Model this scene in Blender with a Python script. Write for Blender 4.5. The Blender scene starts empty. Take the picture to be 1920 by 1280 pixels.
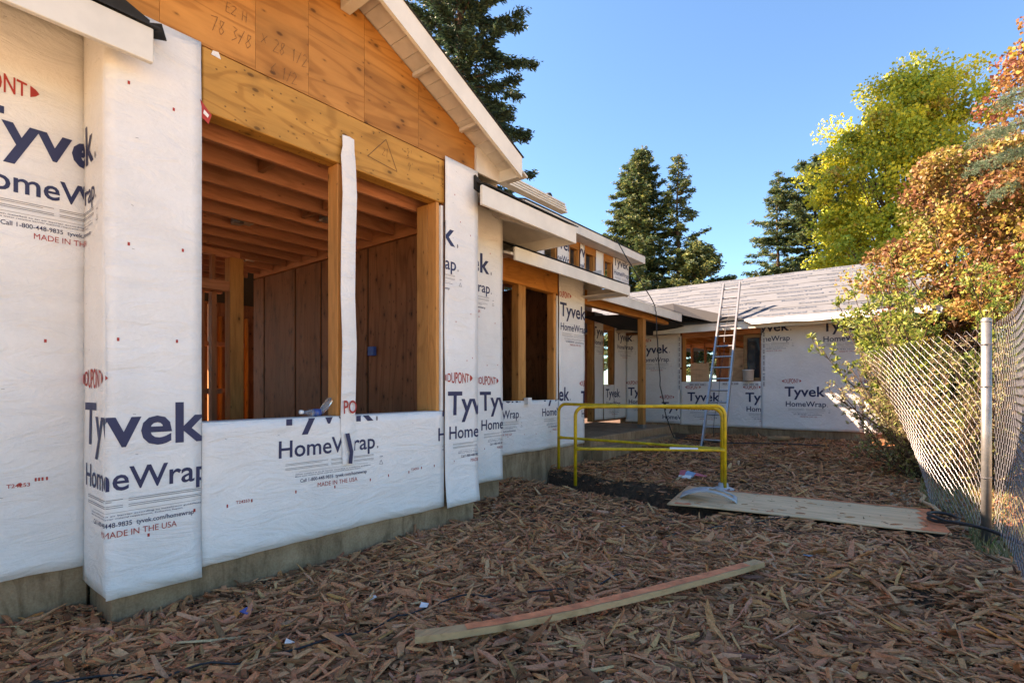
import bpy, bmesh, math, random
import numpy as np
from mathutils import Vector, Matrix

random.seed(4)
RNG = np.random.default_rng(11)
SC = bpy.context.scene
COL = SC.collection

# ------------------------------------------------------------------ camera, sky, sun, exposure
EYE = 1.35
YAW = math.radians(38.5)
cam_data = bpy.data.cameras.new("camera")
cam_data.sensor_width = 36.0
cam_data.lens = 36.0 * 964 / 1920
cam_data.shift_y = 87 / 1920
cam_data.clip_start = 0.05
cam_data.clip_end = 3000
cam = bpy.data.objects.new("camera", cam_data)
cam.location = (0, 0, EYE)
cam.rotation_euler = (math.radians(90), 0, YAW)
COL.objects.link(cam)
SC.camera = cam

SUN_TO = Vector((-1.12, -0.36, 0.92)).normalized()      # towards the sun
SUN_EL = math.asin(SUN_TO.z)
SUN_AZ = math.atan2(SUN_TO.x, SUN_TO.y)                 # clockwise from +Y
world = bpy.data.worlds.new("World")
SC.world = world
world.use_nodes = True
wn = world.node_tree.nodes
wl = world.node_tree.links
wn.clear()
w_out = wn.new("ShaderNodeOutputWorld")
w_bg = wn.new("ShaderNodeBackground")
w_sky = wn.new("ShaderNodeTexSky")
w_sky.sky_type = 'NISHITA'
w_sky.sun_disc = False
w_sky.sun_elevation = SUN_EL
w_sky.sun_rotation = SUN_AZ
w_sky.air_density = 1.0
w_sky.dust_density = 0.15
w_sky.ozone_density = 1.2
w_bg.inputs["Strength"].default_value = 0.060
# the clear autumn sky is a purer blue than the model's: one even tint over the whole dome
w_mix = wn.new("ShaderNodeMix"); w_mix.data_type = 'RGBA'; w_mix.blend_type = 'MULTIPLY'
w_mix.inputs[0].default_value = 1.0
w_mix.inputs[7].default_value = (0.47, 0.90, 1.20, 1)
wl.new(w_sky.outputs[0], w_mix.inputs[6])
wl.new(w_mix.outputs[2], w_bg.inputs[0])
wl.new(w_bg.outputs[0], w_out.inputs[0])

sun_data = bpy.data.lights.new("sun", 'SUN')
sun_data.energy = 5.0
sun_data.angle = math.radians(0.5)
sun_data.color = (1.0, 0.93, 0.82)
sun = bpy.data.objects.new("sun", sun_data)
sun.rotation_euler = SUN_TO.to_track_quat('Z', 'Y').to_euler()
sun.location = (-30, -8, 25)
COL.objects.link(sun)

SC.view_settings.view_transform = 'Standard'
SC.view_settings.look = 'None'
SC.view_settings.exposure = 2.5
SC.view_settings.gamma = 1.0
SC.view_settings.use_curve_mapping = False
SC.view_settings.use_white_balance = True
SC.view_settings.white_balance_temperature = 8900
SC.view_settings.white_balance_tint = 26
SC.render.engine = 'CYCLES'
SC.cycles.max_bounces = 10
SC.cycles.diffuse_bounces = 6
SC.cycles.glossy_bounces = 3
SC.cycles.transmission_bounces = 6
SC.cycles.use_denoising = True

# ------------------------------------------------------------------ materials
def node_mat(name):
    m = bpy.data.materials.new(name)
    m.use_nodes = True
    nt = m.node_tree
    b = nt.nodes["Principled BSDF"]
    return m, nt, b

def ramp(nt, fac, stops):
    r = nt.nodes.new("ShaderNodeValToRGB")
    el = r.color_ramp.elements
    while len(el) < len(stops):
        el.new(0.5)
    for e, (p, c) in zip(el, stops):
        e.position = p
        e.color = (*c, 1) if len(c) == 3 else c
    nt.links.new(fac, r.inputs[0])
    return r.outputs[0]

def mixc(nt, fac, a, b, mode='MIX'):
    n = nt.nodes.new("ShaderNodeMix")
    n.data_type = 'RGBA'
    n.blend_type = mode
    for s, v in ((n.inputs[0], fac), (n.inputs[6], a), (n.inputs[7], b)):
        if isinstance(v, bpy.types.NodeSocket):
            nt.links.new(v, s)
        elif isinstance(v, (int, float)):
            s.default_value = v
        else:
            s.default_value = (*v, 1)
    return n.outputs[2]

def noise(nt, vec, scale, detail=4, rough=0.55, dist=0.0):
    n = nt.nodes.new("ShaderNodeTexNoise")
    n.inputs["Scale"].default_value = scale
    n.inputs["Detail"].default_value = detail
    n.inputs["Roughness"].default_value = rough
    n.inputs["Distortion"].default_value = dist
    nt.links.new(vec, n.inputs["Vector"])
    return n.outputs[0]

def coords(nt, scale=(1, 1, 1), rand=True):
    tc = nt.nodes.new("ShaderNodeTexCoord")
    mp = nt.nodes.new("ShaderNodeMapping")
    mp.inputs["Scale"].default_value = scale
    nt.links.new(tc.outputs["Object"], mp.inputs["Vector"])
    out = mp.outputs[0]
    if rand:
        oi = nt.nodes.new("ShaderNodeObjectInfo")
        mul = nt.nodes.new("ShaderNodeMath"); mul.operation = 'MULTIPLY'
        mul.inputs[1].default_value = 37.0
        nt.links.new(oi.outputs["Random"], mul.inputs[0])
        add = nt.nodes.new("ShaderNodeVectorMath"); add.operation = 'ADD'
        nt.links.new(out, add.inputs[0]); nt.links.new(mul.outputs[0], add.inputs[1])
        out = add.outputs[0]
    return out

def bump(nt, b, height, strength, dist=0.01):
    n = nt.nodes.new("ShaderNodeBump")
    n.inputs["Strength"].default_value = strength
    n.inputs["Distance"].default_value = dist
    nt.links.new(height, n.inputs["Height"])
    nt.links.new(n.outputs[0], b.inputs["Normal"])

def plain(name, c, rough=0.6, metal=0.0, var=0.12, scale=9.0, bstr=0.15, spec=0.4):
    m, nt, b = node_mat(name)
    v = coords(nt)
    n = noise(nt, v, scale, 6, 0.6)
    lo = tuple(x * (1 - var * 2) for x in c); hi = tuple(min(1, x * (1 + var)) for x in c)
    nt.links.new(ramp(nt, n, [(0.3, lo), (0.7, hi)]), b.inputs["Base Color"])
    b.inputs["Roughness"].default_value = rough
    b.inputs["Metallic"].default_value = metal
    b.inputs["Specular IOR Level"].default_value = spec
    if bstr:
        bump(nt, b, n, bstr, 0.004)
    return m

def wood(name, c, dark, axis, grain=1.0, knots=0.0, blotch=0.5, rough=0.65, nails=False, ply=False):
    m, nt, b = node_mat(name)
    s = {'x': (1.2, 14, 14), 'y': (14, 1.2, 14), 'z': (14, 14, 1.2)}[axis]
    v = coords(nt, s)
    g = noise(nt, v, 2.2 * grain, 8, 0.68, 0.6)
    col = ramp(nt, g, [(0.28, dark), (0.46, c), (0.62, tuple(x * 1.18 for x in c)), (0.8, tuple((x + y) / 2 for x, y in zip(c, dark)))])
    v2 = coords(nt, {'x': (0.5, 2, 2), 'y': (2, 0.5, 2), 'z': (2, 2, 0.5)}[axis])
    bl = noise(nt, v2, 2.0, 5, 0.6, 0.8)
    col = mixc(nt, blotch, col, ramp(nt, bl, [(0.28, tuple(x * 0.55 for x in c)), (0.5, (c[0], c[1] * .92, c[2] * .85)), (0.72, tuple(min(1, x * 1.3) for x in c))]))
    # growth rings: contour lines of a slow, stretched noise
    v5 = coords(nt, {'x': (0.35, 2.2, 2.2), 'y': (2.2, 0.35, 2.2), 'z': (2.2, 2.2, 0.35)}[axis])
    rg = noise(nt, v5, 1.3, 2, 0.45, 0.5)
    mu = nt.nodes.new("ShaderNodeMath"); mu.operation = 'MULTIPLY'; mu.inputs[1].default_value = 70.0 if ply else 45.0
    nt.links.new(rg, mu.inputs[0])
    sn = nt.nodes.new("ShaderNodeMath"); sn.operation = 'SINE'
    nt.links.new(mu.outputs[0], sn.inputs[0])
    rings = ramp(nt, sn.outputs[0], [(0.0, (1, 1, 1)), (0.55, (0.97, 0.95, 0.93)), (0.95, (0.72, 0.66, 0.60))])
    col = mixc(nt, 0.75 if ply else 0.5, col, mixc(nt, 1.0, col, rings, 'MULTIPLY'))
    oi = nt.nodes.new("ShaderNodeObjectInfo")
    col = mixc(nt, 1.0, col, ramp(nt, oi.outputs["Random"], [(0.0, (0.72, 0.69, 0.66)), (0.5, (0.95, 0.95, 0.95)), (1.0, (1.12, 1.06, 1.0))]), 'MULTIPLY')
    # flat coordinates along the board for knots and nails
    v6 = coords(nt, (1, 1, 1), True)
    se = nt.nodes.new("ShaderNodeSeparateXYZ"); nt.links.new(v6, se.inputs[0])
    def addm(p, q_):
        n = nt.nodes.new("ShaderNodeMath"); n.operation = 'ADD'
        nt.links.new(p, n.inputs[0]); nt.links.new(q_, n.inputs[1]); return n.outputs[0]
    al, ac = {'x': (se.outputs[0], addm(se.outputs[1], se.outputs[2])), 'y': (se.outputs[1], addm(se.outputs[0], se.outputs[2])), 'z': (se.outputs[2], addm(se.outputs[0], se.outputs[1]))}[axis]
    def spots(scale, stretch, r0, r1, keep, colr, amount):
        nonlocal col
        cb = nt.nodes.new("ShaderNodeCombineXYZ")
        k = nt.nodes.new("ShaderNodeMath"); k.operation = 'MULTIPLY'; k.inputs[1].default_value = stretch
        nt.links.new(al, k.inputs[0]); nt.links.new(k.outputs[0], cb.inputs[0]); nt.links.new(ac, cb.inputs[1])
        vo = nt.nodes.new("ShaderNodeTexVoronoi"); vo.voronoi_dimensions = '2D'
        vo.inputs["Scale"].default_value = scale
        nt.links.new(cb.outputs[0], vo.inputs["Vector"])
        sc_ = nt.nodes.new("ShaderNodeSeparateColor"); nt.links.new(vo.outputs["Color"], sc_.inputs[0])
        gt = nt.nodes.new("ShaderNodeMath"); gt.operation = 'GREATER_THAN'; gt.inputs[1].default_value = 1 - keep
        nt.links.new(sc_.outputs[0], gt.inputs[0])
        rim = ramp(nt, vo.outputs["Distance"], [(0.0, (amount,) * 3), (r0, (amount * .85,) * 3), (r0 * 1.5, (amount * .35,) * 3), (r1, (0, 0, 0))])
        mm = nt.nodes.new("ShaderNodeMath"); mm.operation = 'MULTIPLY'
        nt.links.new(rim, mm.inputs[0]); nt.links.new(gt.outputs[0], mm.inputs[1])
        col = mixc(nt, mm.outputs[0], col, colr)
    if knots:
        spots(4.5, 0.55, 0.045, 0.22, knots, tuple(x * 0.25 for x in dark), 0.9)
        spots(11.0, 0.5, 0.05, 0.16, knots * .6, tuple(x * 0.3 for x in dark), 0.7)
    if nails:
        spots(20.0, 0.8, 0.07, 0.16, 0.20, (0.04, 0.022, 0.012), 0.85)
    nt.links.new(col, b.inputs["Base Color"])
    b.inputs["Roughness"].default_value = rough
    b.inputs["Specular IOR Level"].default_value = 0.25
    bump(nt, b, g, 0.25, 0.003)
    return m

def wrap_mat():
    m, nt, b = node_mat("house_wrap_fabric")
    v = coords(nt, (1, 1, 1), False)
    n1 = noise(nt, v, 1.6, 5, 0.6, 0.3)
    n2 = noise(nt, v, 45, 4, 0.7)
    c = ramp(nt, n1, [(0.32, (0.70, 0.68, 0.655)), (0.68, (0.80, 0.785, 0.76))])
    c = mixc(nt, 0.10, c, ramp(nt, n2, [(0.35, (0.55, 0.54, 0.52)), (0.65, (0.85, 0.84, 0.83))]))
    nt.links.new(c, b.inputs["Base Color"])
    b.inputs["Roughness"].default_value = 0.42
    b.inputs["Specular IOR Level"].default_value = 0.35
    # creases: stretched, rotated noise
    tc = nt.nodes.new("ShaderNodeTexCoord")
    mp = nt.nodes.new("ShaderNodeMapping")
    mp.inputs["Rotation"].default_value = (0.6, 0.5, 0.3)
    mp.inputs["Scale"].default_value = (5, 2.0, 6)
    nt.links.new(tc.outputs["Object"], mp.inputs["Vector"])
    w1 = noise(nt, mp.outputs[0], 1.1, 7, 0.62, 1.6)
    w2 = noise(nt, v, 9, 5, 0.6, 2.0)
    ad = nt.nodes.new("ShaderNodeMath"); ad.operation = 'MULTIPLY_ADD'
    ad.inputs[1].default_value = 0.12
    nt.links.new(w2, ad.inputs[0]); nt.links.new(w1, ad.inputs[2])
    rn = nt.nodes.new("ShaderNodeTexNoise"); rn.noise_type = 'RIDGED_MULTIFRACTAL'
    rn.inputs["Scale"].default_value = 0.75; rn.inputs["Detail"].default_value = 4; rn.inputs["Distortion"].default_value = 0.5
    nt.links.new(mp.outputs[0], rn.inputs["Vector"])
    a2 = nt.nodes.new("ShaderNodeMath"); a2.operation = 'MULTIPLY_ADD'; a2.inputs[1].default_value = 0.30
    nt.links.new(rn.outputs[0], a2.inputs[0]); nt.links.new(ad.outputs[0], a2.inputs[2])
    bump(nt, b, a2.outputs[0], 0.5, 0.045)
    return m

def leaf_mat(name, transl=0.35, rough=0.5):
    m, nt, b = node_mat(name)
    at = nt.nodes.new("ShaderNodeAttribute"); at.attribute_name = "Col"
    nt.links.new(at.outputs["Color"], b.inputs["Base Color"])
    b.inputs["Roughness"].default_value = rough
    b.inputs["Specular IOR Level"].default_value = 0.3
    tr = nt.nodes.new("ShaderNodeBsdfTranslucent")
    hs = nt.nodes.new("ShaderNodeHueSaturation"); hs.inputs["Value"].default_value = 1.15
    nt.links.new(at.outputs["Color"], hs.inputs["Color"])
    nt.links.new(hs.outputs[0], tr.inputs["Color"])
    mx = nt.nodes.new("ShaderNodeMixShader"); mx.inputs[0].default_value = transl
    out = nt.nodes["Material Output"]
    nt.links.new(b.outputs[0], mx.inputs[1]); nt.links.new(tr.outputs[0], mx.inputs[2])
    nt.links.new(mx.outputs[0], out.inputs["Surface"])
    return m

def chip_mat():
    m, nt, b = node_mat("wood_chips")
    at = nt.nodes.new("ShaderNodeAttribute"); at.attribute_name = "Col"
    v = coords(nt, (1, 1, 1), False)
    n = noise(nt, v, 60, 5, 0.7, 0.8)
    c = mixc(nt, 1.0, at.outputs["Color"], ramp(nt, n, [(0.3, (0.55, 0.52, 0.5)), (0.7, (1.25, 1.22, 1.2))]), 'MULTIPLY')
    nt.links.new(c, b.inputs["Base Color"])
    b.inputs["Roughness"].default_value = 0.8
    b.inputs["Specular IOR Level"].default_value = 0.2
    bump(nt, b, n, 0.5, 0.006)
    return m

def ground_mat():
    m, nt, b = node_mat("mulch_ground")
    v = coords(nt, (1, 1, 1), False)
    n = noise(nt, v, 14, 8, 0.7, 0.7)
    c = ramp(nt, n, [(0.3, (0.03, 0.016, 0.010)), (0.55, (0.10, 0.055, 0.032)), (0.75, (0.26, 0.15, 0.09))])
    big = noise(nt, v, 0.9, 6, 0.65)
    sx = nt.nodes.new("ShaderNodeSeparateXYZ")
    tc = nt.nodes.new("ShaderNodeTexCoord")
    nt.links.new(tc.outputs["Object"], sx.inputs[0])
    # beyond the fence line and behind the yard: dry soil and leaf litter, lightened to bounce warm light onto the facade
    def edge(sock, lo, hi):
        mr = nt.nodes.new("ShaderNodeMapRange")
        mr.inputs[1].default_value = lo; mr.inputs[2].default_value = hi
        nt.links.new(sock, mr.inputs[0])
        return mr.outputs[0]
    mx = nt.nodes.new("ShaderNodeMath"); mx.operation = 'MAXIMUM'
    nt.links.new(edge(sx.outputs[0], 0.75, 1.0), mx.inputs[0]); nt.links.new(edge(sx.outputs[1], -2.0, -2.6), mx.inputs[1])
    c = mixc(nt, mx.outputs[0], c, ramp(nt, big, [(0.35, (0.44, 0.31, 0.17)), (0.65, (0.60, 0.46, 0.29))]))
    nt.links.new(c, b.inputs["Base Color"])
    b.inputs["Roughness"].default_value = 0.95
    bump(nt, b, n, 0.8, 0.03)
    return m

def concrete_mat():
    m, nt, b = node_mat("concrete")
    v = coords(nt, (1, 1, 1), False)
    n = noise(nt, v, 2.6, 7, 0.62, 0.4)
    f = noise(nt, v, 70, 3, 0.6)
    c = ramp(nt, n, [(0.28, (0.17, 0.093, 0.045)), (0.5, (0.29, 0.168, 0.088)), (0.72, (0.44, 0.28, 0.165))])
    c = mixc(nt, 0.12, c, ramp(nt, f, [(0.4, (0.10, 0.07, 0.045)), (0.6, (0.45, 0.36, 0.25))]))
    sv = coords(nt, (3.5, 3.5, 0.7), False)
    st = noise(nt, sv, 2.4, 6, 0.7, 1.2)
    c = mixc(nt, 1.0, c, ramp(nt, st, [(0.34, (0.62, 0.58, 0.54)), (0.5, (1, 1, 1)), (0.68, (1.15, 1.17, 1.2))]), 'MULTIPLY')
    nt.links.new(c, b.inputs["Base Color"])
    b.inputs["Roughness"].default_value = 0.85
    bump(nt, b, f, 0.3, 0.004)
    return m

M = {}
M['wrap'] = wrap_mat()
M['navy'] = plain("navy_print", (0.022, 0.028, 0.085), 0.55, var=0.1, bstr=0)
M['red'] = plain("red_print", (0.42, 0.035, 0.025), 0.55, var=0.1, bstr=0)
M['grey_print'] = plain("grey_print", (0.22, 0.21, 0.22), 0.55, var=0.1, bstr=0)
M['ply_gable'] = wood("gable_plywood", (0.50, 0.225, 0.062), (0.27, 0.095, 0.022), 'y', 0.42, 0.5, 0.6, ply=True)
M['lvl'] = wood("header_timber", (0.60, 0.31, 0.078), (0.33, 0.14, 0.028), 'y', 0.5, 0.5, 0.5, nails=True, ply=True)
M['beam_y'] = wood("fir_beam", (0.50, 0.215, 0.055), (0.28, 0.10, 0.025), 'y', 1.0, 0.12, 0.45)
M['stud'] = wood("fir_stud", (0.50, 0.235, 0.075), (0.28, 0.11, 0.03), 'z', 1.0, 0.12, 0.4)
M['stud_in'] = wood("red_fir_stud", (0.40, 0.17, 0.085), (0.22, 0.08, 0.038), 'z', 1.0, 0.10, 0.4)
M['joist'] = wood("red_fir_joist", (0.44, 0.195, 0.11), (0.24, 0.095, 0.05), 'y', 1.0, 0.10, 0.4)
M['joist_x'] = wood("fir_crosspiece", (0.44, 0.20, 0.10), (0.25, 0.10, 0.045), 'x', 1.0, 0.10, 0.4)
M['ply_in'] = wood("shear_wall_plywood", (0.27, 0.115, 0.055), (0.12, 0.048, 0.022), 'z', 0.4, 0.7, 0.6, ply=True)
M['osb'] = wood("subfloor_board", (0.30, 0.17, 0.08), (0.16, 0.08, 0.04), 'x', 0.6, 0.1, 0.5)
M['trim'] = plain("primed_trim", (0.70, 0.665, 0.59), 0.5, var=0.07, scale=3, bstr=0.08)
M['soffit'] = plain("primed_soffit_board", (0.62, 0.58, 0.53), 0.6, var=0.08, scale=5, bstr=0.08)
M['felt'] = plain("black_felt", (0.022, 0.021, 0.02), 0.85, scale=20)
M['underlay'] = plain("grey_underlayment", (0.108, 0.119, 0.133), 0.75, var=0.05, scale=3, bstr=0.2)
M['blue_print'] = plain("blue_grey_print", (0.05, 0.072, 0.105), 0.7, var=0.15, bstr=0)
M['pencil'] = plain("pencil_mark", (0.12, 0.055, 0.022), 0.7, var=0.1, bstr=0)
M['concrete'] = concrete_mat()
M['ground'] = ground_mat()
M['chip'] = chip_mat()
M['yellow'] = plain("yellow_rail_paint", (0.66, 0.40, 0.015), 0.42, var=0.2, scale=9, bstr=0.08)
M['alu'] = plain("ladder_aluminium", (0.44, 0.42, 0.40), 0.38, 0.85, var=0.1, scale=14)
M['galv'] = plain("galvanised_steel", (0.28, 0.275, 0.265), 0.45, 0.75, var=0.12, scale=18)
M['wire'] = plain("galvanised_wire", (0.21, 0.205, 0.215), 0.45, 0.6, var=0.1, scale=25)
M['rubber'] = plain("black_rubber", (0.018, 0.018, 0.02), 0.5, scale=20)
M['greyplastic'] = plain("grey_plastic", (0.42, 0.44, 0.46), 0.5, var=0.14, scale=7)
M['sheet_ply'] = wood("weathered_plywood", (0.74, 0.48, 0.29), (0.55, 0.34, 0.20), 'x', 0.6, 0.12, 0.4)
M['orange'] = plain("orange_spray_paint", (0.95, 0.24, 0.10), 0.7, var=0.2, scale=12)
M['batten'] = wood("pale_batten", (0.56, 0.33, 0.17), (0.38, 0.20, 0.09), 'y', 1.0, 0.08, 0.4)
M['white'] = plain("white_plastic", (0.75, 0.75, 0.74), 0.4, var=0.06)
M['blue'] = plain("blue_plastic", (0.03, 0.09, 0.32), 0.4)
M['skyblue'] = plain("light_blue_card", (0.20, 0.36, 0.52), 0.5)
M['pink'] = plain("red_card", (0.60, 0.10, 0.12), 0.5)
M['cardboard'] = plain("cardboard", (0.36, 0.20, 0.10), 0.8)
M['bark'] = wood("bark", (0.10, 0.065, 0.045), (0.04, 0.026, 0.018), 'z', 1.0, 0.0, 0.5, 0.9)
M['leaf'] = leaf_mat("foliage")
M['needle'] = leaf_mat("conifer_needles", 0.3, 0.6)
m, nt, b = node_mat("clear_bottle"); b.inputs["Transmission Weight"].default_value = 0.9
b.inputs["Roughness"].default_value = 0.08; b.inputs["Base Color"].default_value = (0.8, 0.88, 0.95, 1); b.inputs["IOR"].default_value = 1.3
M['pet'] = m
m, nt, b = node_mat("dark_window_glass"); b.inputs["Base Color"].default_value = (0.02, 0.025, 0.03, 1); b.inputs["Roughness"].default_value = 0.06
M['glass'] = m

# ------------------------------------------------------------------ helpers
class MB:
    """collects geometry for ONE mesh object"""
    def __init__(s):
        s.v, s.f, s.m = [], [], []
    def add(s, vs, fs, mi=0):
        o = len(s.v)
        s.v += [tuple(p) for p in vs]
        s.f += [tuple(i + o for i in f) for f in fs]
        s.m += [mi] * len(fs)
        return s
    def box(s, x0, x1, y0, y1, z0, z1, mi=0, ch=0.0):
        if ch <= 0:
            v = [(x, y, z) for x in (x0, x1) for y in (y0, y1) for z in (z0, z1)]
            f = [(0, 1, 3, 2), (4, 6, 7, 5), (0, 4, 5, 1), (2, 3, 7, 6), (0, 2, 6, 4), (1, 5, 7, 3)]
            return s.add(v, f, mi)
        bm = bmesh.new()
        bmesh.ops.create_cube(bm, size=1)
        for p in bm.verts:
            p.co = ((x0 + x1) / 2 + p.co.x * (x1 - x0), (y0 + y1) / 2 + p.co.y * (y1 - y0), (z0 + z1) / 2 + p.co.z * (z1 - z0))
        bmesh.ops.bevel(bm, geom=bm.edges[:], offset=ch, segments=1, affect='EDGES')
        bm.verts.index_update()
        s.add([p.co[:] for p in bm.verts], [[p.index for p in f.verts] for f in bm.faces], mi)
        bm.free()
        return s
    def bar(s, p0, p1, w, h, up=(0, 0, 1), mi=0):
        p0, p1 = Vector(p0), Vector(p1)
        d = (p1 - p0).normalized()
        up = Vector(up)
        side = d.cross(up).normalized()
        up = side.cross(d).normalized()
        v = []
        for p in (p0, p1):
            for a, c in ((-1, -1), (1, -1), (1, 1), (-1, 1)):
                v.append(p + side * a * w / 2 + up * c * h / 2)
        return s.add(v, [(3, 2, 1, 0), (4, 5, 6, 7), (0, 1, 5, 4), (1, 2, 6, 5), (2, 3, 7, 6), (3, 0, 4, 7)], mi)
    def tube(s, pts, r, n=8, mi=0, closed=False):
        pts = [Vector(p) for p in pts]
        rr = r if isinstance(r, (list, tuple)) else [r] * len(pts)
        v, prev = [], None
        for i, p in enumerate(pts):
            a = pts[max(0, i - 1)]; c = pts[min(len(pts) - 1, i + 1)]
            d = (c - a)
            d = d.normalized() if d.length > 1e-9 else Vector((0, 0, 1))
            ref = Vector((0, 0, 1)) if abs(d.z) < 0.9 else Vector((1, 0, 0))
            if prev is not None:
                ref = prev
            u = (ref - d * ref.dot(d)).normalized()
            w = d.cross(u)
            prev = u
            for k in range(n):
                t = 2 * math.pi * k / n
                v.append(p + (u * math.cos(t) + w * math.sin(t)) * rr[i])
        f = []
        for i in range(len(pts) - 1):
            for k in range(n):
                f.append((i * n + k, i * n + (k + 1) % n, (i + 1) * n + (k + 1) % n, (i + 1) * n + k))
        f.append(tuple(range(n))[::-1])
        f.append(tuple((len(pts) - 1) * n + k for k in range(n)))
        return s.add(v, f, mi)
    def prism(s, poly, off, mi=0):
        """flat polygon (list of 3D points) given thickness along vector off"""
        n = len(poly); off = Vector(off)
        v = [Vector(p) for p in poly] + [Vector(p) + off for p in poly]
        f = [tuple(range(n))[::-1], tuple(range(n, 2 * n))] + [(i, (i + 1) % n, n + (i + 1) % n, n + i) for i in range(n)]
        return s.add(v, f, mi)
    def lathe(s, prof, c, n=16, mi=0, mat=None):
        v, f = [], []
        for r, z in prof:
            for k in range(n):
                t = 2 * math.pi * k / n
                p = Vector((r * math.cos(t), r * math.sin(t), z))
                if mat: p = mat @ p
                v.append(p + Vector(c))
        for i in range(len(prof) - 1):
            for k in range(n):
                f.append((i * n + k, i * n + (k + 1) % n, (i + 1) * n + (k + 1) % n, (i + 1) * n + k))
        return s.add(v, f, mi)
    def build(s, name, mats, parent=None, smooth=False):
        me = bpy.data.meshes.new(name)
        me.from_pydata([tuple(p) for p in s.v], [], s.f)
        for mm in (mats if isinstance(mats, (list, tuple)) else [mats]):
            me.materials.append(mm)
        me.polygons.foreach_set("material_index", s.m)
        bm = bmesh.new(); bm.from_mesh(me)
        bmesh.ops.recalc_face_normals(bm, faces=bm.faces[:])
        bm.to_mesh(me); bm.free()
        if smooth:
            me.polygons.foreach_set("use_smooth", [True] * len(me.polygons))
        me.update()
        o = bpy.data.objects.new(name, me)
        COL.objects.link(o)
        if parent: o.parent = parent
        return o

def npmesh(name, verts, quads, mats, cols=None, parent=None, smooth=False):
    me = bpy.data.meshes.new(name)
    k = quads.shape[1]
    me.vertices.add(len(verts)); me.vertices.foreach_set("co", np.asarray(verts, np.float32).ravel())
    me.loops.add(quads.size); me.loops.foreach_set("vertex_index", quads.astype(np.int32).ravel())
    me.polygons.add(len(quads))
    me.polygons.foreach_set("loop_start", np.arange(len(quads), dtype=np.int32) * k)
    me.polygons.foreach_set("use_smooth", np.full(len(quads), smooth, dtype=bool))
    for mm in (mats if isinstance(mats, (list, tuple)) else [mats]):
        me.materials.append(mm)
    if cols is not None:
        a = me.color_attributes.new("Col", 'FLOAT_COLOR', 'POINT')
        c4 = np.ones((len(verts), 4), np.float32); c4[:, :3] = cols
        a.data.foreach_set("color", c4.ravel())
    me.update(calc_edges=True)
    o = bpy.data.objects.new(name, me)
    COL.objects.link(o)
    if parent: o.parent = parent
    return o

def tag(o, label, cat, group=None):
    o["label"] = label; o["category"] = cat
    if group: o["group"] = group
    return o

def thing(name, label, cat, loc=(0, 0, 0), group=None):
    o = bpy.data.objects.new(name, None)
    o.empty_display_size = 0.2
    COL.objects.link(o)
    o.location = loc
    bpy.context.view_layer.update()
    return tag(o, label, cat, group)

def kind(o, k):
    o["kind"] = k
    return o

def adopt(o, root):
    """parent a part built in world coordinates to a thing whose Empty stands at its base"""
    o.parent = root
    o.matrix_parent_inverse = Matrix.Translation(root.location).inverted()
    return o

def at(px, t):
    """ground point under image column px (of 1920) at depth t"""
    a = (px - 960) / 964
    return (t * (-.6225 + .7826 * a), t * (.7826 + .6225 * a))

# ------------------------------------------------------------------ ground
def smooth01(x):
    x = np.clip(x, 0, 1)
    return x * x * (3 - 2 * x)

def ground_h(x, y):
    x = np.asarray(x, float); y = np.asarray(y, float)
    h = -0.04 + 0.17 * smooth01((y - 7.2) / 3.2)
    h = h + 0.020 * np.sin(x * 2.3 + 1.1 * y) * np.sin(y * 1.7 - 0.6 * x) + 0.012 * np.sin(5.1 * x + 2) * np.sin(4.3 * y + 1)
    # heap of mulch in the right foreground, against the plywood and fence
    h = h + 0.10 * np.exp(-(((x + 0.35) / 0.75) ** 2 + ((y - 4.65) / 0.55) ** 2))
    h = h + 0.17 * np.exp(-(((x - 0.55) / 0.55) ** 2 + ((y - 4.25) / 0.85) ** 2))
    h = h - 0.12 * np.exp(-(((x - 0.05) / 0.13) ** 2 + ((y - 4.05) / 0.13) ** 2))
    h = h + 0.03 * np.exp(-(((x + 3.0) / 1.0) ** 2 + ((y - 4.8) / 0.45) ** 2))
    # banked a little against the foundation
    # trench from the foundation to under the plywood
    s = np.clip((x + 4.9) / 3.2, 0, 1)
    yc = 6.60 - 0.58 * s + 0.05 * np.sin(x * 4)
    d = np.abs(y - yc)
    tr = smooth01((0.50 - d) / 0.22) * smooth01((-1.7 - x) / 0.3) * smooth01((x + 5.0) / 0.2)
    h = h - 0.42 * tr
    h = h + 0.06 * np.exp(-((d - 0.46) / 0.14) ** 2) * smooth01((-1.9 - x) / 0.3) * (y > yc)
    # flattened where the plywood lies
    fl = smooth01((x + 2.45) / 0.2) * smooth01((0.4 - x) / 0.2) * smooth01((y - 5.75 + 0.02 * x) / 0.15) * smooth01((7.25 - y) / 0.15)
    h = h * (1 - fl) - .03 * fl 
    return h

def gz(x, y):
    return float(ground_h(x, y))

def axis_vals(a, b, st, far):
    core = np.arange(a, b + 1e-6, st)
    out = [core]
    d = st; p = b; ext = []
    while p < far:
        d *= 1.35; p += d; ext.append(p)
    d = st; p = a; ext2 = []
    while p > -far:
        d *= 1.35; p -= d; ext2.append(p)
    return np.concatenate([np.array(ext2[::-1]), core, np.array(ext)])

gx = axis_vals(-5.4, 2.2, 0.05, 900)
gy = axis_vals(0.6, 13.8, 0.06, 900)
GX, GY = np.meshgrid(gx, gy, indexing='ij')
GZ = ground_h(GX, GY)
nxg, nyg = GX.shape
idx = np.arange(nxg * nyg).reshape(nxg, nyg)
q = np.stack([idx[:-1, :-1], idx[1:, :-1], idx[1:, 1:], idx[:-1, 1:]], -1).reshape(-1, 4)
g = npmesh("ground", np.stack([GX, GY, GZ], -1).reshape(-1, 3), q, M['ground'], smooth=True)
kind(g, "structure")

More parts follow.
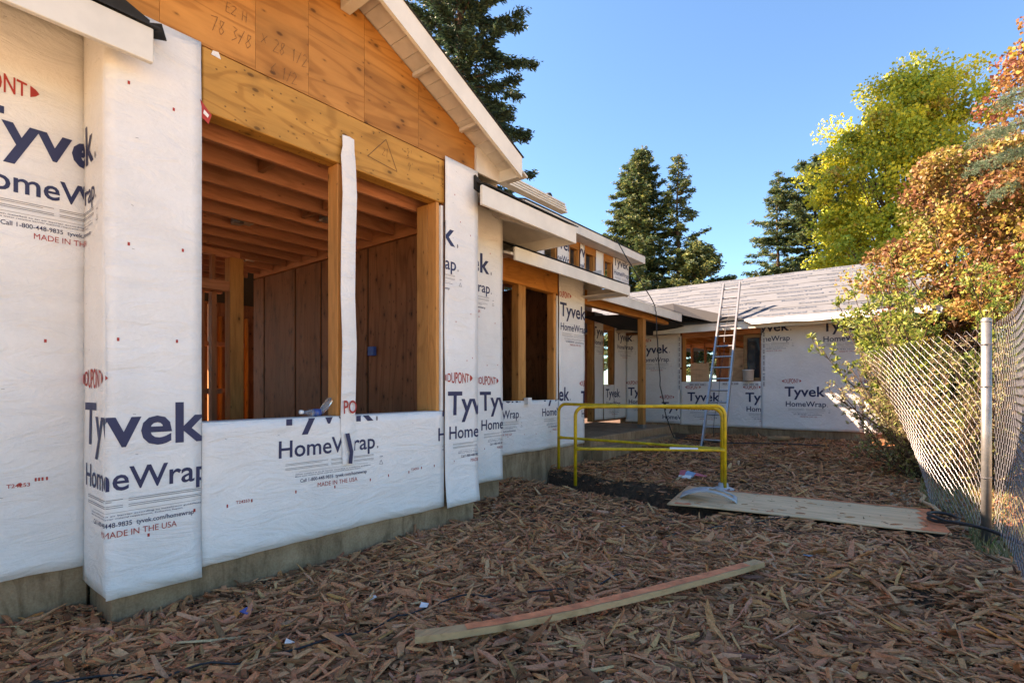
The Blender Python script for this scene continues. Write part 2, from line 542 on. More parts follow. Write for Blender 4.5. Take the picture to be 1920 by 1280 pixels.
# ------------------------------------------------------------------ printed stamps
def text_geo(txt, size, sx=1.0, bold=0.0, track=1.0):
    cu = bpy.data.curves.new("t", 'FONT')
    cu.body = txt
    cu.size = size
    cu.offset = bold
    cu.space_character = track
    cu.resolution_u = 3
    o = bpy.data.objects.new("t", cu)
    COL.objects.link(o)
    bpy.context.view_layer.update()
    me = bpy.data.meshes.new_from_object(o.evaluated_get(bpy.context.evaluated_depsgraph_get()))
    v = [(p.co.x * sx, p.co.y) for p in me.vertices]
    f = [tuple(p.vertices) for p in me.polygons]
    bpy.data.objects.remove(o); bpy.data.curves.remove(cu); bpy.data.meshes.remove(me)
    return v, f

def fit(txt, u0, w, v0, cap, bold=0.0, mi=0):
    """text whose ink starts at u0, is w wide and whose capitals are cap high, baseline v0"""
    v, f = text_geo(txt, 1.0, 1.0, bold)
    vc, _ = text_geo("H", 1.0, 1.0, bold)
    caph = max(p[1] for p in vc) - min(p[1] for p in vc)
    base = min(p[1] for p in vc)
    x0 = min(p[0] for p in v); x1 = max(p[0] for p in v)
    return [(u0 + (p[0] - x0) * w / (x1 - x0), v0 + (p[1] - base) * cap / caph) for p in v], f, mi

def rect2(u0, u1, v0, v1, mi):
    return [(u0, v0), (u1, v0), (u1, v1), (u0, v1)], [(0, 1, 2, 3)], mi

def make_stamp():
    parts = []
    parts.append(fit("Tyvek", 0, 0.84, 0, 0.235, 0.020, 0))
    parts.append(fit(".", 0.865, 0.02, 0, 0.235, 0.0, 2))
    parts.append(fit("HomeWrap", 0.025, 0.83, -0.235, 0.125, 0.012, 0))
    parts.append(fit(".", 0.875, 0.014, -0.235, 0.125, 0.0, 2))
    # oval of red capitals: letters tallest in the middle, with pointed brackets at both ends
    v, f, _ = fit("DUPONT", -0.005, 0.305, -0.5, 1.0, 0.012, 1)
    cx, hw = 0.1475, 0.205
    parts.append(([(u, 0.37 + vv * 0.112 * math.sqrt(max(0.05, 1 - ((u - cx) / hw) ** 2))) for u, vv in v], f, 1))
    for sg in (-1, 1):
        pts = [(cx + sg * 0.166, 0.37 - 0.034), (cx + sg * 0.19, 0.37 - 0.02), (cx + sg * 0.207, 0.37), (cx + sg * 0.19, 0.37 + 0.02), (cx + sg * 0.166, 0.37 + 0.034)]
        parts.append((pts, [(0, 1, 2, 3, 4)], 1))
    # fine print: two columns of hairlines, two lines of small type, telephone line, origin line
    for k in range(4):
        vv = -0.285 - k * 0.010 - (0.012 if k > 1 else 0)
        parts.append(rect2(0.075, 0.42 - (0.05 if k == 1 else 0), vv, vv + 0.0035, 2))
        parts.append(rect2(0.445, 0.84, vv, vv + 0.0035, 2))
    parts.append(rect2(0.18, 0.78, -0.352, -0.350, 2))
    parts.append(fit("When installed as an air barrier according to installation guidelines", 0.15, 0.66, -0.372, 0.0085, 0.006, 3))
    parts.append(fit("Meets water resistive barrier material requirements. Evaluation Report", 0.15, 0.56, -0.387, 0.0085, 0.006, 3))
    parts.append(fit("Call 1-800-448-9835  tyvek.com/homewrap", 0.19, 0.58, -0.43, 0.026, 0.008, 3))
    parts.append(fit("MADE IN THE USA", 0.33, 0.35, -0.485, 0.033, 0.0, 1))
    parts.append(fit("USA", 0.905, 0.03, -0.315, 0.011, 0.01, 3))
    for p0, p1 in (((0.90, -0.375), (0.935, -0.375)), ((0.935, -0.375), (0.9175, -0.34)), ((0.9175, -0.34), (0.90, -0.375))):
        dx, dy = p1[0] - p0[0], p1[1] - p0[1]
        L = math.hypot(dx, dy); nx_, ny_ = -dy / L * 0.002, dx / L * 0.002
        parts.append(([(p0[0] - nx_, p0[1] - ny_), (p1[0] - nx_, p1[1] - ny_), (p1[0] + nx_, p1[1] + ny_), (p0[0] + nx_, p0[1] + ny_)], [(0, 1, 2, 3)], 2))
    V, F, MI = [], [], []
    for v, f, mi in parts:
        o = len(V); V += [(a, c, 0.0) for a, c in v]
        F += [tuple(i + o for i in ff) for ff in f]; MI += [mi] * len(f)
    me = bpy.data.meshes.new("stamp_source")
    me.from_pydata(V, [], F)
    me.polygons.foreach_set("material_index", MI)
    return me

STAMP = make_stamp()
PRINT_MATS = [M['navy'], M['red'], M['grey_print'], M['navy']]

class Wall:
    """a vertical plane: u runs to the right as seen from outside, v is height"""
    def __init__(s, origin, udir, out, seed=0.0, fix=()):
        s.fix = fix
        s.o, s.u, s.n, s.seed = Vector(origin), Vector(udir), Vector(out), seed
    def disp(s, u, v):
        k = s.seed
        at_ = 1.0
        for c in s.fix:
            at_ = min(at_, abs(u - c) / .14)
        return .010 + at_ * .55 * (0.006 * math.sin(2.3 * u + 1.7 * v + k) + 0.005 * math.sin(-3.1 * u + 4.1 * v + 2 * k)
                + 0.003 * math.sin(7.0 * u + 2.0 * v + 3 * k) + 0.004 * math.sin(1.1 * u - 6.3 * v + k))
    def pt(s, u, v, off=0.0):
        p = s.o + s.u * u + s.n * (off + s.disp(u, v))
        return (p.x, p.y, v)

def wrap_sheet(wall, u0, u1, v0, v1, parent, off=0.018, hem=0.012, flare=0.0, corner=None, label=None, topskew=0.0):
    st = 0.07
    nu = max(2, int((u1 - u0) / st) + 1); nv = max(2, int((v1 - v0) / st) + 1)
    b = MB()
    V = []
    for i in range(nu + 1):
        u = u0 + (u1 - u0) * i / nu
        lo = v0 + hem * .35 * math.sin(u * 2.9 + wall.seed) + hem * .22 * math.sin(u * 7.3 + 2 * wall.seed) + hem * .12 * math.sin(u * 23)
        for j in range(nv + 1):
            f = j / nv
            v = lo + (v1 + topskew * (i / nu) - lo) * f
            o = off + flare * max(0, 1 - f * nv / 6) ** 2
            V.append(wall.pt(u, v, o))
    n = len(V)
    back = [tuple(Vector(p) - wall.n * 0.0025) for p in V]
    F = []
    w = nv + 1
    for i in range(nu):
        for j in range(nv):
            q4 = (i * w + j, (i + 1) * w + j, (i + 1) * w + j + 1, i * w + j + 1)
            F.append(q4); F.append(tuple(k + n for k in q4[::-1]))
    rim = [i * w for i in range(nu + 1)] + [nu * w + j for j in range(1, nv + 1)] + [i * w + nv for i in range(nu - 1, -1, -1)] + [j for j in range(nv - 1, 0, -1)]
    for a, c in zip(rim, rim[1:] + rim[:1]):
        F.append((c, a, a + n, c + n))
    b.add(V + back, F)
    o = b.build("house_wrap", M['wrap'], parent, smooth=True)
    if label: o["label"] = label
    o["_rect"] = (u0, u1, v0, v1, off)
    if (u1 - u0) * (v1 - v0) > .5:
        bb = MB()
        for uu in np.arange(u0 + .12, u1 - .04, .406):
            for vv in np.arange(v0 + .15, v1 - .05, .31):
                if random.random() < .35: continue
                p_, q_ = uu + random.uniform(-.03, .03), vv + random.uniform(-.06, .06)
                a_ = random.uniform(-.6, .6)
                dx, dz = .007 * math.cos(a_), .007 * math.sin(a_)
                bb.add([wall.pt(p_ - dx, q_ - dz, off + .003), wall.pt(p_ + dx, q_ + dz, off + .003), wall.pt(p_ + dx, q_ + dz + .0025, off + .003), wall.pt(p_ - dx, q_ - dz + .0025, off + .003)], [(0, 1, 2, 3)])
        if bb.v: kind(bb.build("staples", M['grey_print'], o), "stuff")
    return o

def stamp_on(sheet, wall, u0, base, cu0=None, cu1=None, cv0=None, cv1=None, du=0.0, scale=1.0):
    """print one logo block on a sheet, cut off at the sheet's edges"""
    r = sheet["_rect"]
    a0 = r[0] if cu0 is None else cu0; a1 = r[1] if cu1 is None else cu1
    b0 = r[2] + 0.02 if cv0 is None else cv0; b1 = r[3] if cv1 is None else cv1
    bm = bmesh.new(); bm.from_mesh(STAMP)
    for p in bm.verts:
        p.co.x = p.co.x * scale + u0; p.co.y = p.co.y * scale + base
    for co, no in (((a0, 0, 0), (-1, 0, 0)), ((a1, 0, 0), (1, 0, 0)), ((0, b0, 0), (0, -1, 0)), ((0, b1, 0), (0, 1, 0))):
        bmesh.ops.bisect_plane(bm, geom=bm.verts[:] + bm.edges[:] + bm.faces[:], dist=1e-6, plane_co=co, plane_no=no, clear_outer=True)
    bmesh.ops.triangulate(bm, faces=bm.faces[:])
    if not bm.faces:
        bm.free(); return None
    for p in bm.verts:
        p.co = wall.pt(p.co.x, p.co.y, r[4] + 0.0028)
    me = bpy.data.meshes.new("printed_logo")
    bm.to_mesh(me); bm.free()
    for mm in PRINT_MATS: me.materials.append(mm)
    o = bpy.data.objects.new("printed_logo", me)
    COL.objects.link(o); o.parent = sheet
    return o

def ticks_on(sheet, wall, pts, w=0.012, h=0.02):
    b = MB()
    r = sheet["_rect"]
    for u, v in pts:
        if not (r[0] + .02 < u < r[1] - .02 and r[2] + .05 < v < r[3] - .02): continue
        b.add([wall.pt(u, v, r[4] + .003), wall.pt(u + w, v, r[4] + .003), wall.pt(u + w, v + h, r[4] + .003), wall.pt(u, v + h, r[4] + .003)], [(0, 1, 2, 3)])
    if b.v:
        b.build("printed_mark", M['red'], sheet)

def flat_on(sheet, wall, txt, u0, v0, w, cap):
    v, f, _ = fit(txt, u0, w, v0, cap, .012)
    r = sheet["_rect"]
    o = MB().add([wall.pt(a, c, r[4] + .003) for a, c in v], f).build("printed_mark", M['red'], sheet)
# ------------------------------------------------------------------ the house
F_ = EYE
house = thing("house", "half built single storey house wrapped in white building wrap with an open plywood gable", "house", (-3.65, 0.87, 0.0))
def P(b, name, mat, smooth=False, label=None):
    o = adopt(b.build(name, mat, None, smooth), house)
    if label: o["label"] = label
    return o
def sheet(wall, *a, **k):
    return adopt(wrap_sheet(wall, *a, None, **k), house)

XB, YB0, YB1 = -3.65, 0.872, 3.962      # projecting gable bay
XL = -4.11                              # wall left of the bay
X2, Y2 = -4.20, 5.04                    # short wall right of the bay
X3, Y3 = -4.80, 8.14                    # wall with the double window
X4 = -6.72                              # back of the porch
YW = 13.75                              # wing facing us
XW1 = -0.35                             # right end of the wing

# stem walls (concrete)
P(MB().box(-3.95, XB - .004, YB0 + .01, YB1 - .01, -.5, .34, ch=.008), "stem_wall", M['concrete'])
P(MB().box(-4.4, XL - .004, -3.0, YB0 - .0, -.5, .34, ch=.008), "stem_wall", M['concrete'])
P(MB().box(XL - .006, -3.955, YB0 + .013, YB0 + .3, -.5, .33), "stem_wall", M['concrete'])
P(MB().box(-4.6, X2 - .004, YB1 - .05, Y2 - .015, -.6, .33, ch=.008), "stem_wall", M['concrete'])
P(MB().box(-5.1, X3 - .004, Y2 - .06, Y3 - .01, -.6, .36, ch=.008), "stem_wall", M['concrete'])
P(MB().box(-6.9, XW1, YW + .008, YW + .3, -.3, .5, ch=.008), "stem_wall", M['concrete'])
P(MB().box(XW1 - .3, XW1 - .002, YW + .31, 22.0, -.3, .5), "stem_wall", M['concrete'])

# wall cores: plywood sheathing on studs, behind the wrap
def core(x0, x1, y0, y1, z0, z1):
    return P(MB().box(x0, x1, y0, y1, z0, z1), "wall_sheathing", M['ply_in'])
T = .14
core(XB - T, XB, YB0 + .002, 1.331, .345, 3.57)
core(XB - T, XB, 1.333, 3.44, .345, 1.105)
core(XB - T, XB, 3.505, YB1 - .002, .345, 3.57)
core(XB - T, XB, 3.442, 3.503, .345, 1.105)
core(XL - T, XL, -3.0, YB0 + .12, .345, 3.6)
core(XL + .002, XB - T - .002, YB0 + .002, YB0 + T, .345, 3.57)
core(X2 - T, X2, YB1 - .1, Y2 - .002, .335, 3.6)
core(X3 - T + .002, X2 - T - .002, Y2 - T, Y2 - .004, .365, 3.55)
core(X2 + .002, XB - T - .002, YB1 - T, YB1 - .004, .345, 3.6)
core(X3 - T, X3, Y2 + .002, 7.24, .365, 1.135)
core(X3 - T, X3, 7.24, Y3 - .042, .365, 3.3)
core(X4 - T, X4, 11.88, 12.38, .45, 3.35)
core(X4 - T, X4, 12.38, 13.0, .45, 1.445)
core(X4 - T, X4, 13.0, YW + .1, .45, 3.35)
core(X4 - T, X4, 8.2, 11.0, .45, 3.35)
core(X4 + .002, -5.04, YW + .002, YW + T, .5, 3.15)
core(-5.04, -3.05, YW + .002, YW + T, .5, 1.50)
core(-3.05, XW1 - .002, YW + .002, YW + T, .5, 3.0)

# wall planes for the wrap
WF = Wall((XB, 0, 0), (0, 1, 0), (1, 0, 0), 0.4, (YB0, YB1))
WL = Wall((XL, 0, 0), (0, 1, 0), (1, 0, 0), 1.7, (YB0,))
WR = Wall((XL - YB0, YB0, 0), (1, 0, 0), (0, -1, 0), 0.9, (YB0, YB0 + .46))           # return: u = YB0 at the inner corner
WR2 = Wall((XB - YB0, YB0, 0), (1, 0, 0), (0, -1, 0), 0.9, (YB0, YB0 - .46))          # same plane, u = YB0 at the outer corner
W2 = Wall((X2, 0, 0), (0, 1, 0), (1, 0, 0), 2.6)
W3 = Wall((X3, 0, 0), (0, 1, 0), (1, 0, 0), 3.3)
W4 = Wall((X4, 0, 0), (0, 1, 0), (1, 0, 0), 4.1)
WW = Wall((0, YW, 0), (1, 0, 0), (0, -1, 0), 5.2)
WC = Wall((-5.4, 0, 0), (0, 1, 0), (1, 0, 0), 6.3)

# --- wrap on the left wall, the return and the bay
s = sheet(WL, -2.9, YB0 - .004, .25, 3.56, hem=.02, label="white wrap on the recessed wall at the far left")
stamp_on(s, WL, 0.285, 2.71); stamp_on(s, WL, -0.87, 2.71); stamp_on(s, WL, -0.75, 1.02 - .2)
flat_on(s, WL, 'T24253', .50, .775, .10, .022)
ticks_on(s, WL, [(.02, 1.6), (.35, 1.61), (.66, 1.62), (.40, 2.18), (.12, 2.2), (.55, .78), (.30, 3.3)])
ticks_on(s, WL, [(.62, .80), (.635, .80), (.65, .80), (.67, .80)], .009, .02)
s = sheet(WR2, YB0 - (XB - XL) + .004, YB0 + .028, .155, 3.56, off=.016, hem=.006)
stamp_on(s, WR2, 0.479, 1.01, scale=1.07)
stamp_on(s, WR2, 0.285 - (XB - XL), 2.71, cu0=YB0 - (XB - XL) + .02)
s = sheet(WF, YB0 - .026, 1.345, .14, 3.565, off=.018, hem=.006, flare=.012, topskew=.01, label="wrap strip left of the big opening, hanging lowest")
stamp_on(s, WF, 0.479, 1.01, scale=1.07)
ticks_on(s, WF, [(.90, 1.62), (1.2, 1.63), (.95, 2.18), (1.23, 2.2), (.95, 3.12), (1.18, 3.06), (1.05, .46), (1.3, .56)])
s = sheet(WF, 1.348, 3.492, .205, 1.122, off=.016, hem=.016, label="wide wrap panel under the big opening")
flat_on(s, WF, 'T24253', 1.56, .565, .09, .02); flat_on(s, WF, 'T24253', 3.08, .60, .09, .02)
stamp_on(s, WF, 1.83, 1.075); stamp_on(s, WF, 3.395, 1.075)
ticks_on(s, WF, [(1.5, .55), (1.66, .56), (1.98, .57), (2.3, .56), (2.63, .57), (2.82, .58), (3.05, .58), (3.2, .6), (3.36, .6)], .010, .022)
# wrap folded over the sill
P(MB().box(XB - T - .01, XB + .012, 1.35, 3.49, 1.118, 1.126), "sill_wrap", M['wrap'])
s = sheet(WF, 3.50, YB1 + .012, .19, 3.60, off=.026, hem=.01, flare=.03, label="wrap strip right of the big opening with a loose lower corner")
stamp_on(s, WF, 3.535, 1.08); stamp_on(s, WF, 2.79, 2.74)
ticks_on(s, WF, [(3.62, .62), (3.8, 1.62), (3.65, 2.0), (3.86, 2.1), (3.7, 3.0), (3.85, 2.9), (3.62, 3.25), (3.88, 1.65)], .008, .014)
# strip turned into the jamb
P(MB().box(XB - T, XB + .010, 3.470, 3.499, 1.13, 3.12), "jamb_wrap", M['wrap'])
# strip stapled over the mullion, running over header and sill panel
b = MB()
prof = []
zz = [0.74, 0.86, 1.0, 1.12, 1.3, 1.7, 2.1, 2.5, 2.9, 3.12, 3.2, 3.28, 3.37]
for i, z in enumerate(zz):
    k = 0.012 * math.sin(z * 9)
    y0, y1 = 2.355 + k * .4 + (0.02 if z > 3.2 else 0), 2.487 + k * .3
    if z < 1: y1 += -.02 * (1 - z) / .26; y0 += .035 * (1.1 - z)
    if z > 3.2: y1 -= .005
    bulge = .046 + .012 * math.sin(z * 5)
    prof.append([(XB + bulge, y0, z), (XB + bulge + .014, (y0 + y1) / 2, z), (XB + bulge, y1, z)])
V = [p for r in prof for p in r]; n = len(V)
V += [(p[0] - .003, p[1], p[2]) for p in V]
F = []
for i in range(len(prof) - 1):
    for j in range(2):
        q4 = (i * 3 + j, i * 3 + j + 1, (i + 1) * 3 + j + 1, (i + 1) * 3 + j)
        F += [q4, tuple(k + n for k in q4[::-1])]
b.add(V, F)
mw = P(b, "mullion_wrap", M['wrap'], smooth=True)
# fragments of print on that strip
def flat_text(txt, y0, w, z0, cap, x, mat, par, bold=.012, name="printed_logo", mir=False, clip=None):
    v, f, _ = fit(txt, y0, w, z0, cap, bold)
    o = MB().add([(x, p[0], p[1]) for p in v], f).build(name, mat, None)
    o.parent = par
    o.matrix_parent_inverse = Matrix.Identity(4)
    if par.parent is not None:
        o.matrix_parent_inverse = par.matrix_world.inverted() if False else Matrix.Identity(4)
    return o
flat_text("PO", 2.362, .118, 1.145, .105, XB + .066, M['red'], mw)
MB().add([(XB + .064, 2.378, .985), (XB + .064, 2.415, .99), (XB + .066, 2.45, .84), (XB + .066, 2.44, .74), (XB + .064, 2.405, .745), (XB + .064, 2.418, .83)], [(0, 1, 2, 3, 4, 5)]).build("printed_logo", M['navy'], mw)

tb = P(MB().prism([(XB + .02, 1.325, 3.11), (XB + .03, 1.385, 3.06), (XB + .04, 1.40, 3.12), (XB + .025, 1.335, 3.205)], (.003, 0, 0)), "wrap_tab", M['red'])
MB().prism([(XB + .0355, 1.352, 3.115), (XB + .0385, 1.378, 3.095), (XB + .0395, 1.385, 3.115), (XB + .0365, 1.357, 3.14)], (.002, 0, 0)).build("printed_mark", M['wrap'], tb)
P(MB().prism([(XB + .006, 1.41, 3.535), (XB + .006, 1.47, 3.53), (XB + .006, 1.455, 3.57), (XB + .006, 1.42, 3.565)], (.004, 0, 0)), "wrap_scrap", M['wrap'])
# --- headers, posts and jambs of the big opening
hd = P(MB().box(XB - .13, XB + .004, 1.36, 3.525, 3.15, 3.568, ch=.006), "header_beam", M['lvl'], label="yellow timber header with pencil marks over the big opening")
P(MB().box(XB - T, XB - .004, 2.350, 2.485, 1.128, 3.147, ch=.004), "mullion_post", M['stud'])
P(MB().box(XB - T + .01, XB - .01, 3.425, 3.466, 1.128, 3.147, ch=.004), "jamb_stud", M['stud'])
P(MB().box(XB - .29, XB - T + .004, 3.425, 3.50, .45, 3.147, ch=.004), "jamb_stud", M['stud'])
P(MB().box(XB - T, XB - .006, 1.336, 1.352, 1.128, 3.147), "jamb_stud", M['stud'])

# pencil and marker scribbles (thin ribbons on the timber)
def ribbon(b, pts, x, w=.0024):
    for (y0, z0), (y1, z1) in zip(pts, pts[1:]):
        dy, dz = y1 - y0, z1 - z0
        L = math.hypot(dy, dz) or 1
        ny, nz = -dz / L * w / 2, dy / L * w / 2
        b.add([(x, y0 - ny, z0 - nz), (x, y1 - ny, z1 - nz), (x, y1 + ny, z1 + nz), (x, y0 + ny, z0 + nz)], [(0, 1, 2, 3)])
STROKES = {'1': [[(.3, .8), (.5, 1), (.5, 0)]], '2': [[(.1, .8), (.4, 1), (.8, .8), (.1, 0), (.9, .05)]], '3': [[(.1, .95), (.7, .9), (.35, .55), (.75, .3), (.1, 0)]],
           '6': [[(.7, 1), (.2, .5), (.3, 0), (.8, .2), (.3, .45)]], '7': [[(.0, .9), (.8, 1), (.35, 0)]], '8': [[(.7, .9), (.3, .95), (.3, .65), (.8, .3), (.5, 0), (.2, .25), (.7, .75), (.7, .9)]],
           '9': [[(.8, .7), (.4, 1), (.2, .7), (.7, .6), (.8, .8), (.6, 0)]], '/': [[(.1, 0), (.7, 1)]], 'x': [[(.1, .2), (.8, .8)], [(.1, .8), (.8, .2)]], "'": [[(.3, 1.1), (.3, .85)]],
           'H': [[(.1, 0), (.1, 1)], [(.8, 0), (.8, 1)], [(.1, .5), (.8, .5)]], 'E': [[(.8, 1), (.1, 1), (.1, 0), (.8, 0)], [(.1, .5), (.6, .5)]], ' ': []}
def scribble(b, txt, y, z, h, x, adv=.62):
    for k, ch in enumerate(txt):
        for st in STROKES.get(ch, []):
            ribbon(b, [(y + (k * adv * .8 + p[0] * .5 + p[1] * .12 + random.uniform(-.03, .03)) * h, z + p[1] * h + random.uniform(-.05, .05) * h) for p in st], x)
b = MB()
ribbon(b, [(2.63, 3.30), (2.82, 3.51), (2.94, 3.27), (2.63, 3.30)], XB + .0065, .005)
scribble(b, "21", 2.775, 3.36, .07, XB + .0065)
scribble(b, "3'", 3.04, 3.42, .085, XB + .0065); scribble(b, "9'", 3.05, 3.31, .085, XB + .0065)
scribble(b, "11", 3.42, 3.42, .085, XB + .0065); scribble(b, "3", 3.46, 3.3, .085, XB + .0065)
o = b.build("pencil_marking", M['pencil'], hd)

# --- gable: plywood panels with joints
RS = .435                                   # rake slope
YR = 2.417                                  # ridge
ZR0 = 3.91 + RS * (3.88 - YR)               # wall top at the ridge
def rakez(y): return ZR0 - RS * abs(y - YR)
joints = [YB0, 1.12, 1.70, 2.10, 2.60, 3.19, YB1]
gp = None
for y0, y1 in zip(joints, joints[1:]):
    y0 += .001; y1 -= .001
    zb = 3.574 if not (y1 > YB1 - .01) else 3.574
    poly = [(XB - .02, y0, zb), (XB - .02, y1, zb), (XB - .02, y1, rakez(y1))]
    if y0 < YR < y1: poly.append((XB - .02, YR, rakez(YR)))
    poly.append((XB - .02, y0, rakez(y0)))
    gp_ = P(MB().prism(poly, (.02 + random.uniform(0, .002), 0, 0)), "gable_panel", M['ply_gable'])
    if y0 < 1.3 < y1: gp = gp_
P(MB().prism([(XB - .06, YB0 + .01, 3.56), (XB - .06, YB1 - .01, 3.56), (XB - .06, YB1 - .01, rakez(YB1) - .02), (XB - .06, YR, ZR0 - .02), (XB - .06, YB0 + .01, rakez(YB0) - .02)], (.035, 0, 0)), "gable_backing", M['felt'])
b = MB()
scribble(b, "78 3/8", 1.40, 3.70, .10, XB + .0055, .55); scribble(b, "x 28 1/2", 1.73, 3.77, .10, XB + .0055, .55)
scribble(b, "6 1/2", 1.80, 3.60, .09, XB + .0055, .55); scribble(b, "E2 H", 1.50, 3.87, .07, XB + .0055)
b.build("pencil_marking", M['pencil'], gp)

# rake: soffit boards, fascia boards, ridge outlooker, roof deck
XF = -3.33
cs = 1 / math.hypot(1, RS)
for sg in (1, -1):
    n = 15
    for k in range(n):
        d0 = .05 + k * .1365; d1 = d0 + .130
        pts = []
        for d in (d0, d1):
            y = YR + sg * d; z = ZR0 - RS * d + .004 + random.uniform(0, .004)
            pts.append((y, z))
        x0, x1 = XB + .003, XF - .038
        P(MB().prism([(x0, pts[0][0], pts[0][1]), (x1, pts[0][0], pts[0][1]), (x1, pts[1][0], pts[1][1]), (x0, pts[1][0], pts[1][1])], (0, 0, .02)), "soffit_board", M['soffit'])
    ye = YR + sg * 1.945
    zt = lambda d: ZR0 - RS * d
    P(MB().prism([(XF - .035, YR + sg * .002, zt(0) - .075), (XF - .035, ye, zt(1.945) - .105), (XF - .035, ye, zt(1.945) + .105), (XF - .035, YR + sg * .002, zt(0) + .135)], (.035, 0, 0)), "rake_fascia", M['trim'])
    # deck and felt
    P(MB().prism([(XF - .001, YR, zt(0) + .03), (XF - .001, ye, zt(1.945) + .03), (-6.6, ye, zt(1.945) + .03), (-6.6, YR, zt(0) + .03)], (0, 0, .03)), "roof_deck", M['soffit'])
    P(MB().prism([(XF + .012, YR, zt(0) + .142), (XF + .012, ye + sg * .02, zt(1.945) + .112), (-6.6, ye + sg * .02, zt(1.945) + .112), (-6.6, YR, zt(0) + .142)], (0, 0, -.006)), "roof_felt", M['felt'])
    # eave end board of the bay
    P(MB().box(-6.0, XF - .04, min(ye, ye - sg * .03), max(ye, ye - sg * .03), zt(1.945) - .10, zt(1.945) + .10), "eave_fascia", M['trim'])
P(MB().box(XB + .002, XF - .037, YR - .045, YR + .045, ZR0 - .16, ZR0 - .012, ch=.004), "outlooker", M['trim'])
for d in (.72, 1.33):
    y = YR + d; z = ZR0 - RS * d
    P(MB().box(XB + .002, XF - .037, y - .02, y + .02, z - .035, z - .0, ch=.003), "outlooker", M['soffit'])
# blocking where the rake meets the corner
P(MB().box(XB + .003, XB + .03, YB1 - .005, YB1 + .39, 3.60, rakez(YB1) - .02), "soffit_return", M['soffit'])

# --- eaves left and right of the bay
def eave(x, zb, zt, y0, y1, slope, xtop, name="eave_fascia"):
    P(MB().box(x - .035, x, y0, y1, zb, zt, ch=.004), name, M['trim'])
XE = -3.45
eave(XE, 3.215, 3.41, -3.2, 1.03, .4, -8)
eave(XE, 3.195, 3.395, 3.86, 5.66, .4, -8)
P(MB().box(-4.9, XE - .037, 5.625, 5.66, 3.195, 3.385), "eave_fascia", M['trim'])
def roofq(pts, mat, name, th=.03):
    return P(MB().prism(pts, (0, 0, th)), name, mat)
zm = lambda x: 3.385 + .4 * (XE - x)
roofq([(XE - .04, -3.2, zm(XE) - .05), (XE - .04, .862, zm(XE) - .05), (-8, .862, zm(-8) - .05), (-8, -3.2, zm(-8) - .05)], M['soffit'], "roof_deck")
roofq([(XE + .015, -3.2, zm(XE) + .03), (XE + .015, 1.06, zm(XE) + .03), (XB + .02, 1.06, zm(XB)+ .03), (XB + .02, -3.2, zm(XB) + .03)], M['felt'], "roof_felt", .012)
roofq([(XB + .018, -3.2, zm(XB) + .03), (XB + .018, .84, zm(XB) + .03), (-8, .84, zm(-8) + .03), (-8, -3.2, zm(-8) + .03)], M['felt'], "roof_felt", .012)
# felt flap turned up against the gable, left
P(MB().prism([(XB + .03, .80, 3.36), (XB + .03, 1.05, 3.40), (XB + .03, 1.06, 3.55), (XB + .03, .80, 3.66)], (.006, 0, 0)), "felt_flap", M['felt'])
P(MB().prism([(XB + .035, 1.05, 3.44), (XB + .12, 1.12, 3.42), (XB + .10, 1.10, 3.52), (XB + .035, 1.05, 3.53)], (.005, 0, 0)), "felt_flap", M['felt'])
# right of the bay: hipped corner
P(MB().prism([(XE - .04, YB1 + .02, zm(XE) - .06), (XE - .04, 5.62, zm(XE) - .06), (-5.12, YB1 + .02, zm(-5.12) - .06)], (0, 0, .03)), "roof_deck", M['soffit'])
P(MB().prism([(XE - .042, 5.62, zm(XE) - .06), (-5.6, 5.62, zm(XE) - .06), (-5.12, YB1 + .02, zm(-5.12) - .06)], (0, 0, .03)), "roof_deck", M['soffit'])
P(MB().prism([(XE + .02, YB1 - .05, zm(XE) + .02), (XE + .02, 5.68, zm(XE) + .015), (-5.12, YB1 - .05, zm(-5.12) + .02)], (0, 0, .014)), "roof_felt", M['felt'])
P(MB().bar((-3.52, 5.56, 3.30), (-4.5, 4.55, 3.69), .05, .14), "hip_rafter", M['soffit'])
P(MB().prism([(XB + .04, YB1 - .06, 3.40), (XB + .04, YB1 + .10, 3.36), (XB + .04, YB1 + .10, 3.45), (XB + .04, YB1 - .06, 3.54)], (.03, 0, 0)), "felt_flap", M['felt'])
roofq([(-5.1, 3.9, zm(-5.1)), (-5.1, 5.2, zm(-5.1)), (-8, 5.2, zm(-8)), (-8, 3.9, zm(-8))], M['felt'], "roof_felt")
roofq([(-6.3, .86, zm(-6.3)), (-6.3, 3.95, zm(-6.3)), (-8, 3.95, zm(-8)), (-8, .86, zm(-8))], M['felt'], "roof_felt")

# --- wall 2 and wall 3 wrap
s = sheet(W2, YB1 + .02, Y2 + .012, .20, 3.55, off=.018, hem=.012, label="narrow wrap panel between the gable bay and the double window")
stamp_on(s, W2, 4.616, 1.07); stamp_on(s, W2, 3.95, 2.745)
ticks_on(s, W2, [(4.7, .6), (4.75, 1.62), (4.95, 1.63), (4.6, 2.2), (4.9, 2.15), (4.8, 3.0)], .01, .016)
s = sheet(W3, Y2 + .02, 7.268, .36, 1.150, off=.016, hem=.016, label="wrap panel under the double window")
stamp_on(s, W3, 5.32, 1.13); stamp_on(s, W3, 6.75, 1.13)
ticks_on(s, W3, [(5.9, .62), (6.3, .63), (6.6, .62), (7.0, .63)], .012, .012)
P(MB().box(X3 - T - .01, X3 + .012, Y2 + .03, 7.2, 1.146, 1.154), "sill_wrap", M['wrap'])
s = sheet(W3, 7.272, Y3 - .03, .35, 3.34, off=.02, hem=.012, label="tall wrap panel right of the double window")
stamp_on(s, W3, 7.295, 2.57); stamp_on(s, W3, 7.99, 1.06); stamp_on(s, W3, 6.75, 1.13, cv0=1.10, cu1=7.68)
P(MB().box(X3 - T, X3 + .008, 7.232, 7.268, 1.16, 2.9), "jamb_wrap", M['wrap'])
